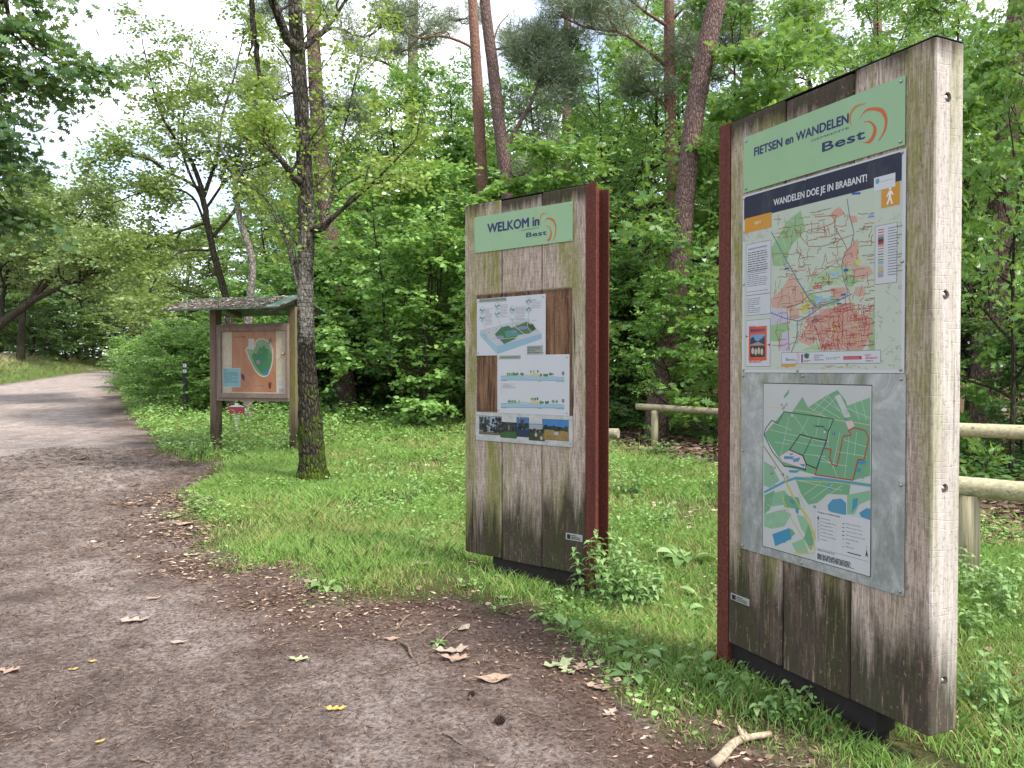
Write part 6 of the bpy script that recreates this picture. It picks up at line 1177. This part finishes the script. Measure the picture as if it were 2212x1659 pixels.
for kd, px, Y, top, lb in [('tall', 1130, 24, 20, 'leafy tree behind the reddish pine of the pair'), ('tallb', 1290, 21, 60, 'leafy tree filling the gap between the pine pair and the leaning pine'), ('tall', 1420, 23, -60, 'tall leafy tree just left of the slimmer upright pine'), ('tallb', 1560, 19, -60, 'leafy tree right of the leaning pine, over the rusty edge of the nearest pillar'), ('tall', 1720, 17, -120, 'lobed-leaved tree rising behind the green sign of the nearest pillar'), ('tallb', 1870, 19, -100, 'leafy tree over the middle of the nearest pillar\'s top edge'), ('tall', 2040, 16, -150, 'lobed-leaved tree over the nearest pillar\'s right top corner'), ('tallb', 2230, 14, -150, 'leafy tree cut off by the right edge of the picture'), ('tall', 2380, 12, -200, 'tree whose boughs reach in from beyond the right edge'),
                       ('tallb', 800, 26, 150, 'leafy tree right of the mossy birch, in the second row'), ('tall', 900, 29, 60, 'tall tree whose crown shows left of the pine pair'), ('tallb', 700, 28, 230, 'leafy tree hidden behind the mossy birch\'s trunk'), ('tall', 560, 30, 330, 'tree low behind the noticeboard roof'), ('tallb', 1000, 27, 180, 'leafy tree just left of the pine pair'), ('tall', 1200, 31, 40, 'farther tree right of the pine pair'), ('tall', 1350, 32, -20, 'farther tall tree under the needled pine boughs'), ('tall', 850, 25, 90, 'leafy tree filling the sky gap right of the birch crown'), ('tallb', 960, 25, 110, 'leafy tree just behind the left pine of the pair'), ('tall', 740, 27, 200, 'leafy tree behind the purplish pine'), ('tallb', 1480, 25, -80, 'leafy crown behind the leaning pine\'s top'), ('tall', 1640, 23, -100, 'leafy crown above the rusty edge of the nearest pillar'), ('tallb', 1960, 22, -100, 'leafy crown behind the top edge of the nearest pillar')]:
    place(kd, px, Y, top, lb, gA, squash=.85)
gB = 'dark trees far back in the wood'
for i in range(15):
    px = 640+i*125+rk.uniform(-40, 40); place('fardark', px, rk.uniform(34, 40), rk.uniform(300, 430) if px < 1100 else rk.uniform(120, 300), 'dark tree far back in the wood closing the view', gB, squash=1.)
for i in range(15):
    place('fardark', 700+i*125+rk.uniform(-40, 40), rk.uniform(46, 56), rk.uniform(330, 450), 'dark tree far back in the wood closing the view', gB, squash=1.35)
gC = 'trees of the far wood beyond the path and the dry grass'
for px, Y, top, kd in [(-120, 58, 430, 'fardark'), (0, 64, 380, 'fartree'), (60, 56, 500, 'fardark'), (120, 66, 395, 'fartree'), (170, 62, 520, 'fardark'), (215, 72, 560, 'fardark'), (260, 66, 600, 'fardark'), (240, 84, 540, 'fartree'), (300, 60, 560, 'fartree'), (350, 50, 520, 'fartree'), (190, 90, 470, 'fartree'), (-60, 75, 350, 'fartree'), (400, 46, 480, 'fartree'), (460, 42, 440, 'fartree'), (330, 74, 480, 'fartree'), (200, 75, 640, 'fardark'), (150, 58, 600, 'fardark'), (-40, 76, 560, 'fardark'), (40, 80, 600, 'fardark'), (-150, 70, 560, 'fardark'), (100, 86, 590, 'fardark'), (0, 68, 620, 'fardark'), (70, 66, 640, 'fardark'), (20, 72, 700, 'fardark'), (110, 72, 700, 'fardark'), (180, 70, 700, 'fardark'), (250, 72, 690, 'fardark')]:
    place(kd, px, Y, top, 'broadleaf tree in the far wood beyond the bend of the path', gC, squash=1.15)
for kd in KINDS:
    if kd not in _used: place(kd, 1500, 30, 300, 'leafy tree', 'x')
# trees standing behind and beside the photographer (they shade the scene and close the view when one steps aside)
gD = 'trees behind the photographer'

# ------------------------------------------------------------------ ground cover inside the wood, herbs, grass
def scatter(n, xr, yr, keep, rng):
    x = rng.uniform(*xr, n); y = rng.uniform(*yr, n); k = keep(x, y); return x[k], y[k]
def inview(x, y, m=.16): return (y > 1.2) & (np.abs(x) < y*(CX/F+m)+.6)
PSD = lambda x, y: sdist(x, y)
FOOT = [((CR+LRp)/2, FR, WR), ((CL+LLp)/2, FL, WL)]
def clear(x, y):                       # nothing grows right through the pillars or the trunks
    k = np.ones(np.shape(x), bool)
    for c, fr, w in FOOT:
        dx, dy = x-c.x-fr.y.x*.08, y-c.y-fr.y.y*.08; u = dx*fr.x.x+dy*fr.x.y; v_ = dx*fr.y.x+dy*fr.y.y; k &= ~((np.abs(u) < w/2+.1) & (np.abs(v_) < .09))
    k &= np.hypot(x-b0.x, y-b0.y) > .2; return k
g = np.random.default_rng(5)
# grass
def blades(x, y, h, wd, rng, mat, name, vcol, bend=.35, tilt=.35):
    n = len(x); P = np.stack([x, y, height(x, y)-.005], 1); a = rng.uniform(0, 2*np.pi, n); D = np.stack([np.cos(a)*tilt*rng.uniform(0, 1.6, n), np.sin(a)*tilt*rng.uniform(0, 1.6, n), np.ones(n)], 1)
    D = unit(D); b = rng.uniform(0, 2*np.pi, n); Nn = unit(np.stack([np.cos(b), np.sin(b), np.zeros(n)], 1)); W = unit(np.cross(Nn, D)); out = np.stack([np.cos(a), np.sin(a), np.zeros(n)], 1)
    h = h[:, None]; w = wd[:, None]; m1 = P+D*h*.55+out*h*bend*.18; tip = P+D*h+out*h*bend-np.array([0, 0, 1.])*h*bend*.3
    V = np.stack([P-W*w*.4, P+W*w*.4, m1+W*w*.5, tip, m1-W*w*.5], 1).reshape(-1, 3); Nf = np.arange(n*5).reshape(-1, 5)
    return mk(name, V, N=Nf, mat=mat, v=vcol)
GR = leaf_mat('grass_blades', [(0, (.50, .42, .20)), (.10, (.34, .37, .12)), (.2, (.15, .30, .06)), (.6, (.24, .44, .10)), (1, (.38, .58, .17))], (.32, .55, .12), .35, .5, .3, .93, 1.06)
def gkeep(x, y):
    s_ = PSD(x, y); w = wood_in(x, y); dens = np.clip((-s_-.0)/.35, 0, 1)**1.3; patchy = .25+.75*vnoise(x, y, .5, 9); far = np.clip(9.0/np.maximum(y, 1), .05, 1)**2.0; near = np.clip((y-1)/1, 0, 1)
    thin = np.clip((.7*vnoise(x, y, 1.1, 12)+.3*vnoise(x, y, .3, 16)-.30)*3.5, np.where(y < 4.5, .75, .14), 1)
    return (s_ < .0) & inview(x, y) & (w < .4) & (g.random(len(x)) < dens*patchy*far*thin*np.clip(-w/1.1, 0.04, 1)) & clear(x, y)
xA, yA = scatter(1150000, (-4, 8.5), (1.6, 13), gkeep, g); xB, yB = scatter(650000, (-12, 10), (9, 26), gkeep, g)
xb, yb = np.concatenate([xA, xB]), np.concatenate([yA, yB])
d = np.clip(yb/8, .8, 3); tall = vnoise(xb, yb, .7, 7); h = (.045+.075*tall+.05*vnoise(xb, yb, 2., 8))*g.uniform(.6, 1.3, len(xb))*np.clip(yb/9, .9, 1.5)
edge = np.clip(-PSD(xb, yb)/.5, .45, 1); h *= edge
vc = np.clip(.12+.75*(.45*vnoise(xb, yb, .8, 3)+.55*g.random(len(xb)))+.15*(tall-.5), 0, 1); dry = g.random(len(xb)) < (.10+.35*sst(.5, .75, .6*vnoise(xb, yb, .9, 14)+.4*vnoise(xb, yb, .25, 15))); vc[dry] = g.uniform(0, .12, dry.sum())
o = blades(xb, yb, h, .0048*d*g.uniform(.7, 1.3, len(xb)), g, GR, 'grass', vc); props(o, 'short green grass of the verge with worn thin patches', 'grass', kind='stuff'); print('GRASS', len(xb))
# tall dry grass on the left bank
x, y = scatter(300000, (-48, -12), (18, 70), lambda x, y: (np.interp(y, LEFT[::-1, 1], LEFT[::-1, 0])-x > -.2) & inview(x, y, .1), g)
dl = np.interp(y, LEFT[::-1, 1], LEFT[::-1, 0])-x; DRY = leaf_mat('dry_grass', [(0, (.14, .24, .05)), (.45, (.22, .30, .09)), (.7, (.40, .36, .20)), (1, (.55, .46, .30))], (.4, .4, .2), .3, .6, .2)
hh = np.clip(.12+dl*.10, .10, .55)*g.uniform(.6, 1.2, len(x)); o = blades(x, y, hh, g.uniform(.012, .03, len(x)), g, DRY, 'meadow_grass', np.clip(dl/6, 0, .75)*g.uniform(.4, 1.3, len(x)), .3); props(o, 'tall pale meadow grass on the bank left of the path', 'grass', kind='stuff')
# herb mass round the noticeboard, along the path and at the foot of the wood
HERB = [ground(*p) for p in [(262, 818), (262, 860), (300, 925), (345, 975), (420, 992), (560, 1000), (640, 985), (740, 960), (1000, 915), (1090, 905), (1090, 870), (800, 850), (640, 830), (430, 812)]]
HP = np.array([(p.x, p.y) for p in HERB])
hx, hy = scatter(420000, (-26, 4), (8, 42), lambda x, y: inside(x, y, HP+0) & (PSD(x, y) < -.1) & inview(x, y) & (g.random(len(x)) < np.clip(13/y, .1, 1)**1.5*.9) & clear(x, y), g)
hz_ = height(hx, hy); ed = np.clip(segdist(hx, hy, np.vstack([HP, HP[:1]]))/.8, .15, 1); mound = (.12+.55*vnoise(hx, hy, 1.1, 21)*ed)*(.6+.7*vnoise(hx, hy, .25, 22)); kx, ky = ground(560, 960).x, ground(560, 960).y
P = np.stack([hx, hy, hz_+mound*g.uniform(.15, 1, len(hx))], 1); a = g.uniform(0, 6.28, len(hx)); D = np.stack([np.cos(a), np.sin(a), g.uniform(-.5, .6, len(hx))], 1); Nn = np.stack([g.normal(0, .5, len(hx)), g.normal(0, .5, len(hx)), np.ones(len(hx))], 1)
V, Q = faces_from(P, D, Nn, .05*np.clip(hy/11, .9, 2.6)*g.uniform(.6, 1.5, len(hx)), shape_diamond(), .27); o = mk('wild_herbs', V, N=Q, mat=LM['herb'], v=np.clip(.12+.5*vnoise(hx, hy, .6, 23)+.5*g.random(len(hx)), 0, 1)); props(o, 'bright green weeds and nettles growing round the noticeboard', 'weeds', kind='stuff'); print('HERB', len(hx))
# ground cover under the trees
def ukeep(x, y): w = wood_in(x, y); return (w > .8+.9*vnoise(x, y, 1.2, 31)) & (w < 9) & inview(x, y, .15) & (g.random(len(x)) < np.clip(13/y, .2, 1)*.8)
ux, uy = scatter(330000, (-8, 16), (5, 34), ukeep, g); m_ = (.10+.40*vnoise(ux, uy, .9, 33))*np.clip((wood_in(ux, uy)-.6)/1.5, .2, 1)
P = np.stack([ux, uy, height(ux, uy)+m_*g.uniform(.3, 1, len(ux))], 1); a = g.uniform(0, 6.28, len(ux)); D = np.stack([np.cos(a), np.sin(a), g.uniform(-.4, .2, len(ux))], 1); Nn = np.stack([g.normal(0, .3, len(ux)), g.normal(0, .3, len(ux)), np.ones(len(ux))], 1)
V, Q = faces_from(P, D, Nn, .095*g.uniform(.6, 1.4, len(ux)), shape_six(), .36); o = mk('undergrowth', V, N=Q, mat=LM['floor'], v=np.clip(.5*vnoise(ux, uy, .6, 34)+.5*g.random(len(ux)), 0, 1)); props(o, 'low dark green ground cover under the trees behind the rails', 'undergrowth', kind='stuff'); print('UND', len(ux))
# litter: needles, bark chips, small leaves on the bare ground
def litter(n, xr, yr, keep, L0, W0, name, label, rng, vlo, vhi, pw=1.):
    x, y = scatter(n, xr, yr, keep, rng); k = len(x); a = rng.uniform(0, 6.28, k); D = np.stack([np.cos(a), np.sin(a), rng.normal(0, .12, k)], 1); Nn = np.stack([rng.normal(0, .35, k), rng.normal(0, .35, k), np.ones(k)], 1)
    P = np.stack([x, y, height(x, y)+np.where(y < 16, .016*(vnoise(x, y, .35, 3)-.5)+.008*(vnoise(x, y, .12, 4)-.5), 0)+.004+.008*rng.random(k)], 1)
    L_ = L0*rng.uniform(.4, 1.6, k)*np.clip(y/5, .8, 2.2); V, Q = faces_from(P, D, Nn, L_, shape_diamond(), W0, .02); o = mk(name, V, N=Q, mat=LIT.m, v=vlo+(vhi-vlo)*rng.random(k)**pw); props(o, label, 'litter', kind='stuff'); print(name, k)
dkeep = lambda x, y: (PSD(x, y) > -.25) & inview(x, y) & (g.random(len(x)) < np.clip(3.4/y, .08, 1)**1.1*(.35+.65*vnoise(x, y, .5, 41)))
litter(620000, (-8, 3.5), (1.9, 13), dkeep, .036, .05, 'fallen_needles', 'brown pine needles scattered over the bare path', g, 0, .72, 1.5)
bkeep = lambda x, y: (np.abs(PSD(x, y)-.05) < .75) & (x > -4.5) & inview(x, y) & (g.random(len(x)) < np.exp(-((PSD(x, y)-.08)/.30)**2)*(.1+.9*vnoise(x, y, .5, 43)))
litter(110000, (-4.5, 3.2), (1.9, 9), bkeep, .034, .17, 'bark_chips', 'bark chips and crumbled leaves along the edge of the grass', g, .05, 1, 1.5)
wkeep = lambda x, y: (np.abs(wood_in(x, y)+.05) < 1.3) & inview(x, y, .1)
litter(90000, (-3, 14), (5, 20), wkeep, .06, .25, 'leaf_litter', 'brown leaf litter at the foot of the wooden rails', g, .05, .85, 1.2)

# small clover and creeping leaves woven through the grass
def ckeep(x, y): return (PSD(x, y) < -.02) & inview(x, y) & (wood_in(x, y) < -.2) & (g.random(len(x)) < np.clip(7/y, .2, 1)*np.clip((y-2)/3, .15, 1)*sst(.45, .7, .6*vnoise(x, y, .8, 51)+.4*vnoise(x, y, .2, 52))) & clear(x, y)
x, y = scatter(230000, (-4, 8.5), (1.6, 17), ckeep, g); k = len(x); a = g.uniform(0, 6.28, k); D = np.stack([np.cos(a), np.sin(a), g.uniform(-.2, .4, k)], 1); Nn = np.stack([g.normal(0, .35, k), g.normal(0, .35, k), np.ones(k)], 1)
V, Q = faces_from(np.stack([x, y, height(x, y)+g.uniform(.02, .11, k)], 1), D, Nn, .026*np.clip(y/7, .8, 2)*g.uniform(.6, 1.6, k), shape_six(), .42); o = mk('clover', V, N=Q, mat=LM['herb'], v=g.random(k)); props(o, 'small round-leaved creeping weeds woven through the grass', 'ground weeds', kind='stuff')
lkeep = lambda x, y: (PSD(x, y) < -.05) & (wood_in(x, y) < .2) & inview(x, y) & (g.random(len(x)) < np.clip(5/y, .1, 1)*vnoise(x, y, .7, 55)**2)
litter(26000, (-4, 8), (1.9, 14), lkeep, .05, .3, 'dead_leaves', 'small dead leaves and chips lying in the grass', g, .4, 1, 1.)
